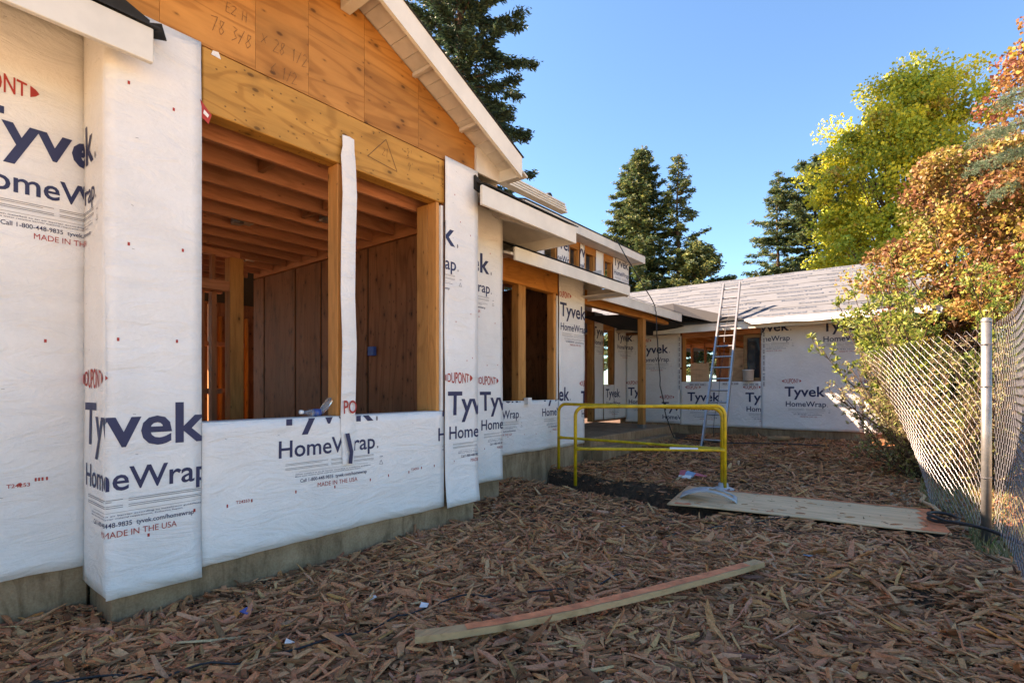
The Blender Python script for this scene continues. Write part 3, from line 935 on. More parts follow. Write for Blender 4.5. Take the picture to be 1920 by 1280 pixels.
P(MB().box(X3 - .13, X3 + .006, Y2 + .03, 7.268, 2.93, 3.30, ch=.006), "header_beam", M['beam_y'], label="orange timber header over the double window")
P(MB().box(X3 - T, X3 - .004, 6.295, 6.385, 1.156, 2.928, ch=.004), "mullion_post", M['stud'])
P(MB().box(X3 - T, X3 - .004, 6.20, 6.293, 1.156, 2.928, ch=.004), "mullion_post", M['stud'])
P(MB().box(X3 - T, X3 - .004, 7.16, 7.228, 1.156, 2.928, ch=.004), "jamb_stud", M['stud'])
P(MB().box(X3 - T, X3 + .002, Y3 - .038, Y3, .45, 3.32, ch=.004), "corner_stud", M['stud'])
P(MB().box(X3 + .022, X3 + .10, 6.30, 6.40, 1.10, 1.20), "wrap_scrap", M['wrap'])
# fascia over wall 3, its soffit and boxed end
XE3 = -4.0
P(MB().box(XE3 - .035, XE3, 5.10, 8.36, 2.965, 3.135, ch=.004), "eave_fascia", M['trim'])
P(MB().box(-4.78, XE3 - .037, 8.325, 8.36, 2.965, 3.135, ch=.003), "eave_fascia", M['trim'])
P(MB().prism([(XE3 - .037, 5.06, 3.03), (XE3 - .037, 8.32, 3.03), (X3 - .5, 8.32, 3.45), (X3 - .5, 5.06, 3.45)], (0, 0, .03)), "roof_deck", M['soffit'])
P(MB().box(-4.79, XE3 - .038, 7.98, 8.322, 2.975, 2.992), "soffit_panel", M['soffit'])
P(MB().prism([(XE3 + .012, 5.06, 3.142), (XE3 + .012, 8.37, 3.142), (-5.7, 8.37, 3.82), (-5.7, 5.06, 3.82)], (0, 0, .012)), "roof_felt", M['felt'])

P(MB().box(-5.6, -4.56, 8.362, 8.385, 2.96, 3.5), "soffit_return", M['trim'])
# --- clerestory above
cy = [5.0, 7.76, 8.12, 8.55, 8.91, 9.16, 9.53, 9.64, 9.95, 10.31, 10.41, 11.15]
for y0, y1, st in ((7.0, 7.72, None), (8.14, 8.55, None), (8.96, 9.14, None), (9.62, 9.95, None), (10.40, 11.16, (10.41, 4.13))):
    P(MB().box(-5.52, -5.40, y0 + .004, y1 - .004, 3.45, 4.28), "wall_sheathing", M['ply_in'])
    s = sheet(WC, y0, y1, 3.5, 4.27 if st else 4.26, off=.014, hem=.004)
    if st: stamp_on(s, WC, st[0], st[1] - .03, scale=.86)
    elif y0 < 9.5 and y0 > 8: stamp_on(s, WC, y0 - .3, 4.0)
for y0, y1 in ((7.72, 8.14), (8.55, 9.66), (9.95, 10.42)):
    P(MB().box(-5.50, -5.392, y0 + .003, y1 - .003, 4.12, 4.275, ch=.004), "header_beam", M['beam_y'])
for y in (8.10, 8.58, 8.92, 9.18, 9.55, 10.0, 10.33):
    P(MB().box(-5.50, -5.40, y, y + .045, 3.55, 4.118), "window_stud", M['stud'])
P(MB().box(-5.085, -5.05, 6.70, 11.36, 4.25, 4.42, ch=.004), "eave_fascia", M['trim'])
P(MB().box(-7.9, -5.087, 11.325, 11.36, 4.25, 4.42), "eave_fascia", M['trim'])
P(MB().box(-7.9, -5.087, 6.70, 6.735, 4.20, 4.44), "eave_fascia", M['trim'])
P(MB().box(-7.9, -5.088, 6.74, 11.322, 4.283, 4.30), "soffit_panel", M['soffit'])
P(MB().prism([(-5.035, 6.68, 4.425), (-5.035, 11.38, 4.425), (-8.2, 11.38, 5.30), (-8.2, 6.68, 5.30)], (0, 0, .012)), "roof_felt", M['felt'])
# raised roof piece behind, with stacked trim boards on its edge
P(MB().box(-7.0, -5.62, 4.9, 6.66, 3.9, 4.82), "roof_curb", M['trim'], label="white curb on the roof behind the gable")
for k, y in enumerate((4.95, 5.55, 6.15)):
    P(MB().box(-5.62, -5.605, y + .03, y + .50, 4.30, 4.76), "sheathing_panel", M['cardboard'])
for k in range(4):
    P(MB().box(-5.66 + .02 * k, -5.50 + .015 * k, 4.85, 8.70 - .05 * k, 4.83 + .035 * k, 4.86 + .035 * k, ch=.004), "trim_board", M['trim'])
for y in (7.1, 8.1):
    P(MB().lathe([(0.001, .09), (.05, .085), (.07, .04), (.07, 0)], (-5.55, y, 4.965), 10), "roof_vent", M['felt'], True)

# --- porch
P(MB().box(X4 - .02, -4.66, Y3 + .01, 12.1, -.1, .45, ch=.012), "porch_slab", M['concrete'])
P(MB().box(-4.655, -4.42, Y3 + .02, 11.6, -.1, .285, ch=.01), "porch_step", M['concrete'])
P(MB().box(-5.0, -4.86, Y3 + .005, 12.3, 2.90, 3.17, ch=.006), "porch_beam", M['beam_y'])
pp = P(MB().box(-5.0, -4.862, 10.83, 10.97, .53, 2.897, ch=.006), "porch_post", M['stud'])
adopt(MB().box(-5.005, -4.857, 10.825, 10.975, .45, .53, ch=.003).build("post_base", M['galv']), house)
P(MB().box(-4.585, -4.55, 8.38, 12.35, 2.955, 3.145, ch=.004), "eave_fascia", M['trim'])
P(MB().prism([(-4.588, 8.38, 3.09), (-4.588, 13.0, 3.09), (X4 - .3, 13.6, 4.0), (X4 - .3, 8.38, 4.0)], (0, 0, .025)), "roof_deck", M['felt'])
P(MB().prism([(-4.53, 8.40, 3.152), (-4.53, 12.42, 3.152), (-7.2, 15.0, 4.22), (-7.2, 8.40, 4.22)], (0, 0, .012)), "roof_felt", M['underlay'])
# sagging felt under the porch roof corner
b = MB(); V = []; n = 9
for i in range(n):
    for j in range(n):
        u, w_ = i / (n - 1), j / (n - 1)
        V.append((-4.75 - 1.9 * u, 11.1 + 2.55 * w_, 3.05 - .13 * math.sin(math.pi * u) * w_ - .16 * w_ + .08 * u))
for i in range(n - 1):
    for j in range(n - 1):
        pass
F = [(i * n + j, (i + 1) * n + j, (i + 1) * n + j + 1, i * n + j + 1) for i in range(n - 1) for j in range(n - 1)]
b.add(V, F); P(b, "sagging_felt", M['felt'], True)
# porch back wall
s = sheet(W4, 11.90, 12.36, .50, 3.33, off=.016, label="wrap strip between porch door and porch window")
stamp_on(s, W4, 11.80, 2.73); 
s = sheet(W4, 12.40, 13.0, .50, 1.44, off=.018)
stamp_on(s, W4, 12.50, 1.09)
s = sheet(W4, 13.02, YW - .02, .50, 3.33, off=.016)
stamp_on(s, W4, 13.15, 2.69); stamp_on(s, W4, 12.50, 1.09, cu1=13.4)
P(MB().box(X4 - .12, X4 + .004, 10.98, 11.88, 3.02, 3.33, ch=.004), "header_beam", M['beam_y'])
P(MB().box(X4 - .12, X4 + .004, 12.37, 13.01, 2.94, 3.33, ch=.004), "header_beam", M['beam_y'])
P(MB().box(X4 - T, X4 + .002, 11.80, 11.875, .46, 3.018), "jamb_stud", M['stud'])
P(MB().box(X4 - T, X4 + .002, 11.0, 11.07, .46, 3.018), "jamb_stud", M['stud'])
P(MB().box(X4 - T, X4 + .002, 12.93, 12.995, 1.45, 2.938), "jamb_stud", M['stud'])
P(MB().box(X4 - T, X4 + .002, 12.385, 12.44, 1.45, 2.938), "jamb_stud", M['stud'])

# --- wing facing the camera
s = sheet(WW, X4 + .02, -5.10, .385, 2.86, off=.016, label="wrap panel of the rear wing beside the porch post")
stamp_on(s, WW, -6.27, 2.31); stamp_on(s, WW, -6.63, 1.13, cu1=-6.1); stamp_on(s, WW, -5.62, .73); stamp_on(s, WW, 13.15 - YW + X4 , 2.69)
s = sheet(WW, -5.10, -3.075, .36, 1.515, off=.022, hem=.014, label="wrap panel under the rear wing window")
stamp_on(s, WW, -4.90, 1.0); stamp_on(s, WW, -3.44, 1.0)
s = sheet(WW, -3.08, -1.02, .36, 2.86, off=.03, hem=.014, label="large smooth wrap panel right of the rear wing window")
stamp_on(s, WW, -3.30, 2.72); stamp_on(s, WW, -2.556, 1.145); stamp_on(s, WW, -1.78, 2.64)
s = sheet(WW, -.98, XW1 + .01, .34, 2.80, off=.018, hem=.012, label="wrap panel at the right end of the rear wing")
stamp_on(s, WW, -1.10, 1.10); stamp_on(s, WW, -1.78, 2.64)
s = sheet(WW, -1.10, -.90, .36, 2.8, off=.012)
stamp_on(s, WW, -1.68, .55)
# tape strips round the window
tape = plain("window_tape", (0.62, 0.62, 0.62), 0.5, var=.05)
for x0, x1, z0, z1 in ((-5.16, -5.06, 1.9, 2.75), (-5.16, -5.06, 1.30, 1.85), (-3.06, -2.98, 1.75, 2.7), (-3.06, -2.98, 1.38, 1.72), (-4.85, -4.4, 1.40, 1.48), (-4.0, -3.6, 1.42, 1.49), (-3.5, -3.15, 1.40, 1.47)):
    tp = P(MB().box(x0, x1, YW - .05, YW - .046, z0, z1), "window_tape", tape)
    bb = MB()
    if x1 - x0 > z1 - z0:
        n = int((x1 - x0) / .035)
        for k in range(n):
            if k % 4 != 3: bb.box(x0 + .02 + k * .035, x0 + .045 + k * .035, YW - .053, YW - .051, z0 + .02, z0 + .055)
    else:
        n = int((z1 - z0) / .035)
        for k in range(n):
            if k % 4 != 3: bb.box(x0 + .03, x0 + .065, YW - .053, YW - .051, z0 + .02 + k * .035, z0 + .045 + k * .035)
    o = bb.build("printed_mark", M['grey_print']); o.parent = tp
P(MB().box(-5.05, -3.06, YW - .01, YW + .12, 2.70, 2.86, ch=.004), "header_beam", M['joist_x'])
P(MB().box(-5.04, -4.99, YW, YW + T, 1.52, 2.70), "jamb_stud", M['stud'])
P(MB().box(-3.10, -3.055, YW, YW + T, 1.52, 2.70), "jamb_stud", M['stud'])
P(MB().box(-5.0, -3.1, YW - .004, YW + T, 1.503, 1.52), "window_sill", M['osb'])
# dark sash leaning in the right of the opening
sash = P(MB().box(-3.50, -3.42, YW + .02, YW + .07, 1.53, 2.68).box(-3.42, -3.12, YW + .02, YW + .07, 2.60, 2.68).box(-3.42, -3.12, YW + .02, YW + .07, 1.53, 1.60), "window_sash", M['osb'])
o = MB().box(-3.415, -3.125, YW + .04, YW + .05, 1.602, 2.598).build("window_pane", M['glass']); o.parent = sash
# things seen inside the wing
for k, x in enumerate(np.arange(-5.6, -2.4, .41)):
    P(MB().box(x, x + .04, YW + 2.2, YW + 2.34, .5, 2.75), "stud", M['stud_in'])
for k in range(9):
    P(MB().box(-6.0 + .45 * k, -5.96 + .45 * k, YW + .15, YW + 8.2, 2.72, 2.86), "ceiling_joist", M['beam_y'])
P(MB().box(-6.5, -.4, YW + 2.2, YW + 2.34, 2.60, 2.70), "top_plate", M['joist_x'])
P(MB().box(-6.6, XW1 - .35, YW + .16, 22.0, .38, .5), "subfloor", M['osb'])
# fascia, underlayment, roof
P(MB().box(-5.6, .30, 13.10, 13.135, 2.765, 2.95, ch=.004), "eave_fascia", M['trim'])
P(MB().prism([(-6.8, 13.14, 2.88), (.28, 13.14, 2.88), (.28, 14.2, 3.24), (-6.8, 14.2, 3.24)], (0, 0, .02)), "soffit_panel", M['soffit'])
RSL = .40
def wz(y): return 2.965 + RSL * (y - 13.08)
P(MB().prism([(-9.5, 13.08, wz(13.08) - .02), (.30, 13.08, wz(13.08) - .02), (.30, 17.9, wz(17.9) - .02), (-9.5, 17.9, wz(17.9) - .02)], (0, 0, -.04)), "roof_deck", M['soffit'])
P(MB().prism([(-9.5, 22.7, wz(13.08) - .02), (.30, 22.7, wz(13.08) - .02), (.30, 17.9, wz(17.9) - .02), (-9.5, 17.9, wz(17.9) - .02)], (0, 0, .03)), "roof_felt", M['underlay'])
cert_v, cert_f, _ = fit("CertainTeed", 0, 1.0, 0, .085, .01)
words = ["Roofers' Select", "CertainTeed", "CertainTeed"]
cache = {w: fit(w, 0, 1.0, 0, 1.0, .012) for w in set(words)}
nst = 6
for k in range(nst):
    y0 = 13.06 + k * .81; y1 = min(y0 + .90, 17.95)
    lift = .004 * (k + 1) if k else .004
    b = MB()
    nseg = 26
    V = []
    for i in range(nseg + 1):
        x = -9.5 + 9.82 * i / nseg
        for y in (y0, (y0 + y1) / 2, y1):
            V.append((x, y + (.012 * math.sin(i * 1.3 + k) if y == y0 else 0), wz(y) + lift + .004 * math.sin(i * 2.1 + y * 3) + (.007 if y == y0 else 0)))
    n = len(V)
    V += [(p[0], p[1], p[2] - .006) for p in V]
    F = []
    for i in range(nseg):
        for j in range(2):
            q4 = (i * 3 + j, (i + 1) * 3 + j, (i + 1) * 3 + j + 1, i * 3 + j + 1)
            F += [q4, tuple(z + n for z in q4[::-1])]
        F.append((i * 3, (i + 1) * 3, (i + 1) * 3 + n, i * 3 + n))
    b.add(V, F)
    us = P(b, "underlayment_strip", M['underlay'], True)
    # printing and chalk lines on the strip
    bb = MB()
    for r in range(2):
        yy = y0 + .22 + .40 * r
        if yy > y1 - .1: continue
        x = -9.0 + .9 * random.random()
        while x < -.6:
            wd = random.choice(words)
            v, f, _ = cache[wd]
            L = 1.05 if wd == "CertainTeed" else 1.0
            bb.add([(x + p[0] * L, yy + p[1] * .13, wz(yy + p[1] * .13) + lift + .012) for p in v], f)
            x += L + random.choice([.12, .5, .75])
    o = bb.build("printed_lettering", M['blue_print']); o.parent = us
    bb = MB()
    for yy in (y0 + .45,):
        if yy > y1 - .05: continue
        x = -9.4
        while x < 0:
            L = random.uniform(.5, 1.6)
            x1 = min(.2, x + L)
            bb.add([(x, yy, wz(yy) + lift + .011), (x1, yy, wz(yy) + lift + .011), (x1, yy + .006, wz(yy + .006) + lift + .011), (x, yy + .006, wz(yy + .006) + lift + .011)], [(0, 1, 2, 3)])
            x = x1 + random.uniform(.1, .6)
    o = bb.build("printed_line", M['grey_print']); o.parent = us
# dark valley felt whose black also paints in the shadow along the left eave
P(MB().prism([(-4.7, 12.25, 3.16), (-4.05, 13.03, wz(13.03) + .035), (-3.3, 13.03, wz(13.03) + .035), (-5.9, 15.3, wz(15.3) + .05), (-6.9, 15.0, wz(15.0) + .06)], (0, 0, .01)), "valley_felt_shade", M['felt'])
# white underlayment flap overhanging the eave
b = MB(); V = []
n = 20
for i in range(n + 1):
    x = -3.28 + 3.62 * i / n
    drop = .10 + .05 * (i / n) + .01 * math.sin(i)
    V += [(x, 13.10, 2.985), (x, 12.98 - .02 * math.sin(i * .8), 2.95), (x + (.18 if i == 0 else 0), 12.86, 2.95 - drop)]
m_ = len(V); V += [(p[0], p[1], p[2] - .004) for p in V]
F = []
for i in range(n):
    for j in range(2):
        q4 = (i * 3 + j, (i + 1) * 3 + j, (i + 1) * 3 + j + 1, i * 3 + j + 1)
        F += [q4, tuple(z + m_ for z in q4[::-1])]
b.add(V, F); P(b, "underlayment_flap", M['white'], True)
P(MB().box(.26, .30, 13.14, 17.9, 2.6, 2.62), "rake_fascia", M['trim'])
P(MB().prism([(.262, 13.14, 2.80), (.262, 17.9, 4.72), (.262, 17.9, 4.90), (.262, 13.14, 2.97)], (.036, 0, 0)), "rake_fascia", M['trim'])
P(MB().prism([(XW1 - T, YW + .15, .5), (XW1 - T, 22, .5), (XW1 - T, 22, 3.1), (XW1 - T, 17.9, 4.7), (XW1 - T, YW + .15, 3.1)], (T, 0, 0)), "wall_sheathing", M['wrap'])

# --- main roof behind and rear side (casts the shade on the yard)
roofq([(-8, -3.2, 5.20), (-8, 12.0, 5.30), (-13.2, 12.0, 3.3), (-13.2, -3.2, 3.3)], M['felt'], "roof_felt")
roofq([(-5.6, 5.1, 4.05), (-5.6, 6.72, 4.05), (-8.1, 6.72, 5.25), (-8.1, 5.1, 5.25)], M['felt'], "roof_felt")
core(-13.0, -4.3, -3.15, -3.02, .4, 3.4)

core(-13.14, -13.02, 4.45, 8.0, .4, 3.6)
core(-6.6, -3.0, 21.8, 21.9, .5, 3.2)
core(-13.14, -13.02, -3.0, 4.45, .4, .6)
core(-7.9, -7.8, 11.0, 13.7, .45, 4.3)  # added partition, stops sun through the porch window reaching the wing wall
# --- interior of the bay room
P(MB().box(-13.0, XL - T - .002, -3.0, YB0 + .3, .33, .445), "subfloor", M['osb'])
P(MB().box(-13.0, XB - T - .002, YB0 + .302, YB1 - .25, .33, .445), "subfloor", M['osb'])
P(MB().box(-13.0, X2 - T - .002, YB1 - .248, Y2 - T - .01, .33, .445), "subfloor", M['osb'])
P(MB().box(-13.0, X3 - T - .002, Y2 - T - .008, Y3 - .05, .33, .445), "subfloor", M['osb'])
for k in range(15):
    x = -3.98 - .41 * k
    P(MB().box(x - .04, x, 1.03 if k < 2 else (.3 if k < 12 else -1.0), 3.835, 3.125, 3.36, ch=.004), "ceiling_joist", M['joist'])
P(MB().box(-8.3, -3.84, 3.84, 3.89, 3.08, 3.36), "joist_ledger", M['joist_x'])
for x in (-4.18, -4.59, -5.0):
    P(MB().box(x - .17, x + .17 , 2.05 if x > -4.3 else 2.9, 2.09 if x > -4.3 else 2.94, 3.16, 3.34), "joist_blocking", M['joist_x'])
xs = [-3.93, -5.34, -6.38, -7.05, -7.98, -8.35]
for x1, x0 in zip(xs, xs[1:]):
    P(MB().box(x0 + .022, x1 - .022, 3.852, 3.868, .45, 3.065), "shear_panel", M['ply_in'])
P(MB().box(-8.36, -3.90, 3.875, 3.95, .45, 3.07), "shear_wall_backing", M['felt'])
jb = P(MB().box(-5.27, -5.16, 3.80, 3.851, 1.74, 1.85, ch=.004), "junction_box", M['blue'])
P(MB().box(-3.965, -3.925, 3.80, 3.851, .45, 3.12), "stud", M['stud_in'])
def fixture(x, y):
    bb = MB()
    bb.lathe([(.001, .05), (.055, .05), (.065, .03), (.065, 0), (.05, -.01), (.001, -.01)], (x, y, 3.16), 12)
    bb.box(x - .19, x + .19, y - .012, y + .012, 3.17, 3.18)
    bb.box(x - .06, x + .06, y + .06, y + .16, 3.18, 3.25)
    P(bb, "recessed_light", M['alu'])
for x, y in ((-4.6, 1.55), (-5.0, 3.1), (-5.85, 2.55), (-6.6, 1.9), (-7.4, 3.4)):
    fixture(x - .05, y)
# partition at the back: studs, plates, opening header
def stud(x, y, w=.04, d=.09, z0=.45, z1=3.04, mat='stud_in'):
    P(MB().box(x - d, x, y, y + w, z0, z1), "stud", M[mat])
P(MB().box(-7.09, -7.0, .2, 3.06, 3.04, 3.12), "top_plate", M['joist'])
P(MB().box(-7.095, -6.995, 2.36, 2.93, 2.60, 2.72), "opening_header", M['joist'])
P(MB().box(-7.095, -6.995, 1.0, 2.36, 2.60, 2.72), "opening_header", M['joist'])
P(MB().box(-7.14, -6.98, 2.93, 3.10, .45, 3.04, ch=.004), "post", M['stud'])
for y in (2.42, 2.72): P(MB().box(-7.08, -7.0, y, y + .04, 2.72, 3.04), "cripple_stud", M['stud_in'])
for y in (1.5, 1.9, 2.3, 2.52, 2.66, 2.80): stud(-7.2 - .12 * (y % .3), y, .06, .1, .45, 2.6)
for y in np.arange(-.8, 3.9, .41): stud(-9.6, y, .04, .09)
for y in np.arange(.2, 4.9, .41): stud(-11.2, y, .04, .09, mat='stud')
for y in np.arange(-2.6, 7.9, .6): stud(-12.9, y, .04, .12, mat='stud')
P(MB().box(-9.69, -9.6, -.8, 3.9, 3.0, 3.09), "top_plate", M['joist'])
P(MB().box(-11.3, -11.2, .2, 5.0, 2.2, 2.29), "fire_block", M['joist'])
P(MB().box(-11.3, -11.2, .2, 5.0, 1.25, 1.34), "fire_block", M['joist'])
P(MB().box(-9.7, -9.6, -.8, 3.9, 1.25, 1.34), "fire_block", M['joist'])
for k in range(5):
    P(MB().box(-12.9, -9.7, .3 + .6 * k, .34 + .6 * k, 3.0, 3.2), "ceiling_joist", M['joist_x'])
P(MB().box(-8.4, -8.1, 2.95, 3.5, .45, .85), "lumber_offcut", M['joist'])
P(MB().box(-9.4, -8.9, 2.5, 2.7, .45, 1.05), "lumber_offcut", M['stud'])

# interior of the double window room
for y in np.arange(5.2, 9.2, .41): stud(-7.3, y, .04, .09, .45, 3.2)
P(MB().box(-7.39, -7.30, 5.2, 9.2, 1.75, 1.84), "fire_block", M['joist'])
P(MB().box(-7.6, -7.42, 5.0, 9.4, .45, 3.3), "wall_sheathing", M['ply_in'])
stud(-5.4, 6.05, .05, .09, .45, 2.6, 'stud'); stud(-5.9, 6.35, .05, .09, .45, 3.2); stud(-6.3, 8.5, .05, .09, .45, 3.2)
for k in range(8):
    P(MB().box(-5.05 - .41 * k, -5.01 - .41 * k, 5.1, 8.1, 3.30, 3.5), "ceiling_joist", M['joist'])
P(MB().box(-5.9, -5.86, 5.9, 6.0, 2.52, 2.66), "junction_box", M['alu'])
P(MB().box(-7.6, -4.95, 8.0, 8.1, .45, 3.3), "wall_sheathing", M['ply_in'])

# ------------------------------------------------------------------ things leaning, lying, standing
# bucket on the wing sill, boards inside
bk = MB().lathe([(.001, 0), (.12, 0), (.135, .26), (.142, .26), (.142, .275), (.128, .275), (.11, .02), (.001, .02)], (-3.36, YW - .09, 1.527), 20).build("bucket", M['white'], None, True)
tag(bk, "white plastic bucket standing on the sill of the rear wing window", "bucket")
wb = MB()
for k in range(6):
    wb.box(-4.98 + .085 * k, -4.90 + .085 * k, YW + .42, YW + .45, .5, 2.02 + .02 * (k % 2))
wb_o = tag(wb.build("plank_stack", M['sheet_ply']), "pale planks standing upright inside the left of the rear wing window", "planks")
lb = MB().bar((-3.95, YW + .8, .5), (-3.68, YW + .24, 2.38), .42, .02, (0, -1, .3)).build("leaning_board", M['sheet_ply'])
tag(lb, "weathered board leaning inside the rear wing window behind the ladder", "board")

# ladder
lad = thing("ladder", "aluminium extension ladder leaning on the eave of the rear wing", "ladder", (-3.35, 10.8, gz(-3.35, 10.8)))
bl = Vector((-3.56, 10.80, gz(-3.5, 10.8) - .01)); tl = Vector((-4.02, 13.92, 4.05))
br = bl + Vector((.43, 0.02, 0)); tr = tl + Vector((.40, 0, 0.0))
for p0, p1 in ((bl, tl), (br, tr)):
    adopt(MB().bar(p0, p1, .036, .105, (0, -1, .8)).build("side_rail", M['alu']), lad)
    adopt(MB().bar(p0 + Vector((0, 0, -.0)), p0 + (p1 - p0) * .03, .045, .10, (0, -1, .8)).build("ladder_foot", M['rubber']), lad)
nr = 15
rung0 = None
for k in range(nr):
    f = .04 + k * .0655
    a, c = bl.lerp(tl, f), br.lerp(tr, f)
    adopt(MB().tube([a, c], .021, 8).build("rung", M['alu']), lad)
rp = [tl.lerp(tr, .5) + Vector((0, .0, -.75))]
pts = []
mid0 = bl.lerp(tl, .82) + Vector((.2, -.03, 0)); mid1 = bl.lerp(tl, .06) + Vector((.2, -.03, 0))
for k in range(16):
    pts.append(mid0.lerp(mid1, k / 15) + Vector((.02 * math.sin(k * 1.3), 0.02, 0)))
adopt(MB().tube(pts, .006, 5).build("hoist_rope", M['rubber']), lad)

# yellow guard rails
def arc_path(A, B, h, r):
    A, B = Vector(A), Vector(B)
    d = (B - A); d.z = 0; L = d.length; d.normalize()
    pts = [A.copy(), Vector((A.x, A.y, A.z + h - r))]
    top = A.z + h; topb = B.z + h
    for k in range(1, 9):
        t = math.pi / 2 * k / 8
        pts.append(Vector((A.x, A.y, 0)) + d * (r - r * math.cos(t)) + Vector((0, 0, top - r + r * math.sin(t))))
    for k in range(1, 9):
        t = math.pi / 2 * k / 8
        pts.append(Vector((B.x, B.y, 0)) - d * (r - r * math.sin(t)) + Vector((0, 0, topb - r + r * math.cos(t))))
    pts.append(B.copy())
    return pts
def rail(A, B, h, label, mid=.51):
    root = thing("guard_rail", label, "guard rail", A, "yellow guard rails by the trench")
    adopt(MB().tube(arc_path(A, B, h, .13), .0235, 12).build("bent_tube", M['yellow'], None, True), root)
    a = Vector(A) + Vector((0, 0, mid)); c = Vector(B) + Vector((0, 0, mid))
    d = (c - a).normalized()
    adopt(MB().tube([a, a + d * .05, a + d * .10, c - d * .10, c - d * .05, c], [.030, .027, .021, .021, .027, .030], 10).build("mid_rail", M['yellow'], None, True), root)
    return root
rf = rail((-3.74, 6.11, .0), (-2.0, 6.97, .03), 1.09, "nearer and shorter yellow tube guard rail in front of the trench")
rb = rail((-4.6, 7.0, .04), (-2.06, 7.06, .03), 1.05, "rear and longer yellow tube guard rail reaching to the house wall")
adopt(MB().tube([(-2.62, 6.666, .54), (-2.30, 6.824, .54)], .0225, 10).build("paper_label", M['white']), rf)
ft = thing("rail_base", "round grey base socket on the plywood holding the two yellow posts", "base", (-2.03, 7.01, .012))
adopt(MB().lathe([(.001, .0), (.13, 0), (.135, .02), (.10, .035), (.065, .04), (.06, .09), (.001, .09)], (-2.03, 7.01, .012), 20).build("socket", M['greyplastic'], None, True), ft)

# plywood sheet with orange sprayed edges
def on_sheet(u, v):
    """u along 2.44, v along 1.22"""
    A, B = Vector((-2.28, 5.72)), Vector((.22, 6.10))
    C = Vector((-2.42, 6.80)); D = Vector((.08, 7.24))
    p = (A * (1 - u) + B * u) * (1 - v) + (C * (1 - u) + D * u) * v
    z = .030 + .03 * math.exp(-(u / .10) ** 2) * (v - .2) + .006 * math.sin(u * 5) + .012 * u * (1 - v)
    return Vector((p.x, p.y, z))
b = MB(); nu, nv = 24, 12; V = []
for i in range(nu + 1):
    for j in range(nv + 1):
        V.append(on_sheet(i / nu, j / nv))
n = len(V); V += [p - Vector((0, 0, .015)) for p in V]
F = []
MI = []
w = nv + 1
for i in range(nu):
    for j in range(nv):
        q4 = (i * w + j, (i + 1) * w + j, (i + 1) * w + j + 1, i * w + j + 1)
        F += [q4, tuple(k + n for k in q4[::-1])]
rim = [i * w for i in range(nu + 1)] + [nu * w + j for j in range(1, nv + 1)] + [i * w + nv for i in range(nu - 1, -1, -1)] + [j for j in range(nv - 1, 0, -1)]
for a, c in zip(rim, rim[1:] + rim[:1]): F.append((c, a, a + n, c + n))
b.add(V, F)
ps = thing("plywood_sheet", "weathered plywood sheet with orange sprayed edges lying on the mulch", "plywood sheet", (-1.1, 6.4, 0))
adopt(b.build("board", M['sheet_ply'], None, True), ps)
bb = MB()
def stripe(us, v0, v1, amp):
    V = []
    for k, u in enumerate(us):
        for v in (v0, v1 + amp * math.sin(k * 2.7) + amp * .6 * math.sin(k * 5.1)):
            V.append(on_sheet(u, v) + Vector((0, 0, .004)))
    bb.add(V, [(2 * i, 2 * i + 2, 2 * i + 3, 2 * i + 1) for i in range(len(us) - 1)])
stripe(np.linspace(.18, .995, 30), .995, .955, .012)
V = []
for k, v in enumerate(np.linspace(.004, .99, 14)):
    for u in (.998, .955 - .015 * math.sin(k * 2.1) - .03 * (1 - v)): V.append(on_sheet(u, v) + Vector((0, 0, .005)))
bb.add(V, [(2 * i, 2 * i + 2, 2 * i + 3, 2 * i + 1) for i in range(13)])
stripe(np.linspace(.03, .10, 5), .02, .09, .02); stripe(np.linspace(.86, .95, 6), .006, .03, .01)
adopt(bb.build("spray_paint", M['orange']), ps)

# warped batten
P0, P1, P2 = Vector((-2.05, 1.77)), Vector((-1.53, 2.60)), Vector((-.913, 4.03))
V, path = [], []
n = 24
for k in range(n + 1):
    t = k / n
    a = P0 * (1 - t) * (1 - 2 * t) + P1 * 4 * t * (1 - t) + P2 * t * (2 * t - 1)
    path.append(a)
b = MB(); V = []
for k, a in enumerate(path):
    d = (path[min(n, k + 1)] - path[max(0, k - 1)]).normalized()
    s_ = Vector((d.y, -d.x))
    t = k / n
    z = max(gz(a.x, a.y) + .035, .03) if False else .045 + .02 * t
    for sgn, dz in ((-1, 0), (1, 0), (1, .036), (-1, .036)):
        V.append((a.x + s_.x * sgn * .038, a.y + s_.y * sgn * .038, z + dz))
F = [(k * 4 + j, k * 4 + (j + 1) % 4, (k + 1) * 4 + (j + 1) % 4, (k + 1) * 4 + j) for k in range(n) for j in range(4)]
F += [(3, 2, 1, 0), (n * 4, n * 4 + 1, n * 4 + 2, n * 4 + 3)]
b.add(V, F)
bt = thing("batten", "long bowed wooden batten with orange sprayed top lying on the wood chips", "batten", (-1.55, 2.9, .03))
adopt(b.build("timber", M['batten']), bt)
bb = MB(); VV = []
for k in range(4, n):
    p, q_ = Vector(V[k * 4 + 3]), Vector(V[k * 4 + 2])
    e = .03 if k > 4 else .12
    VV += [p.lerp(q_, .02) + Vector((0, 0, .0025)), p.lerp(q_, .92 + .06 * math.sin(k * 2.3)) + Vector((0, 0, .0025))]
m_ = len(VV) // 2
bb.add(VV, [(2 * i, 2 * i + 2, 2 * i + 3, 2 * i + 1) for i in range(m_ - 1)])
adopt(bb.build("spray_paint", M['orange']), bt)

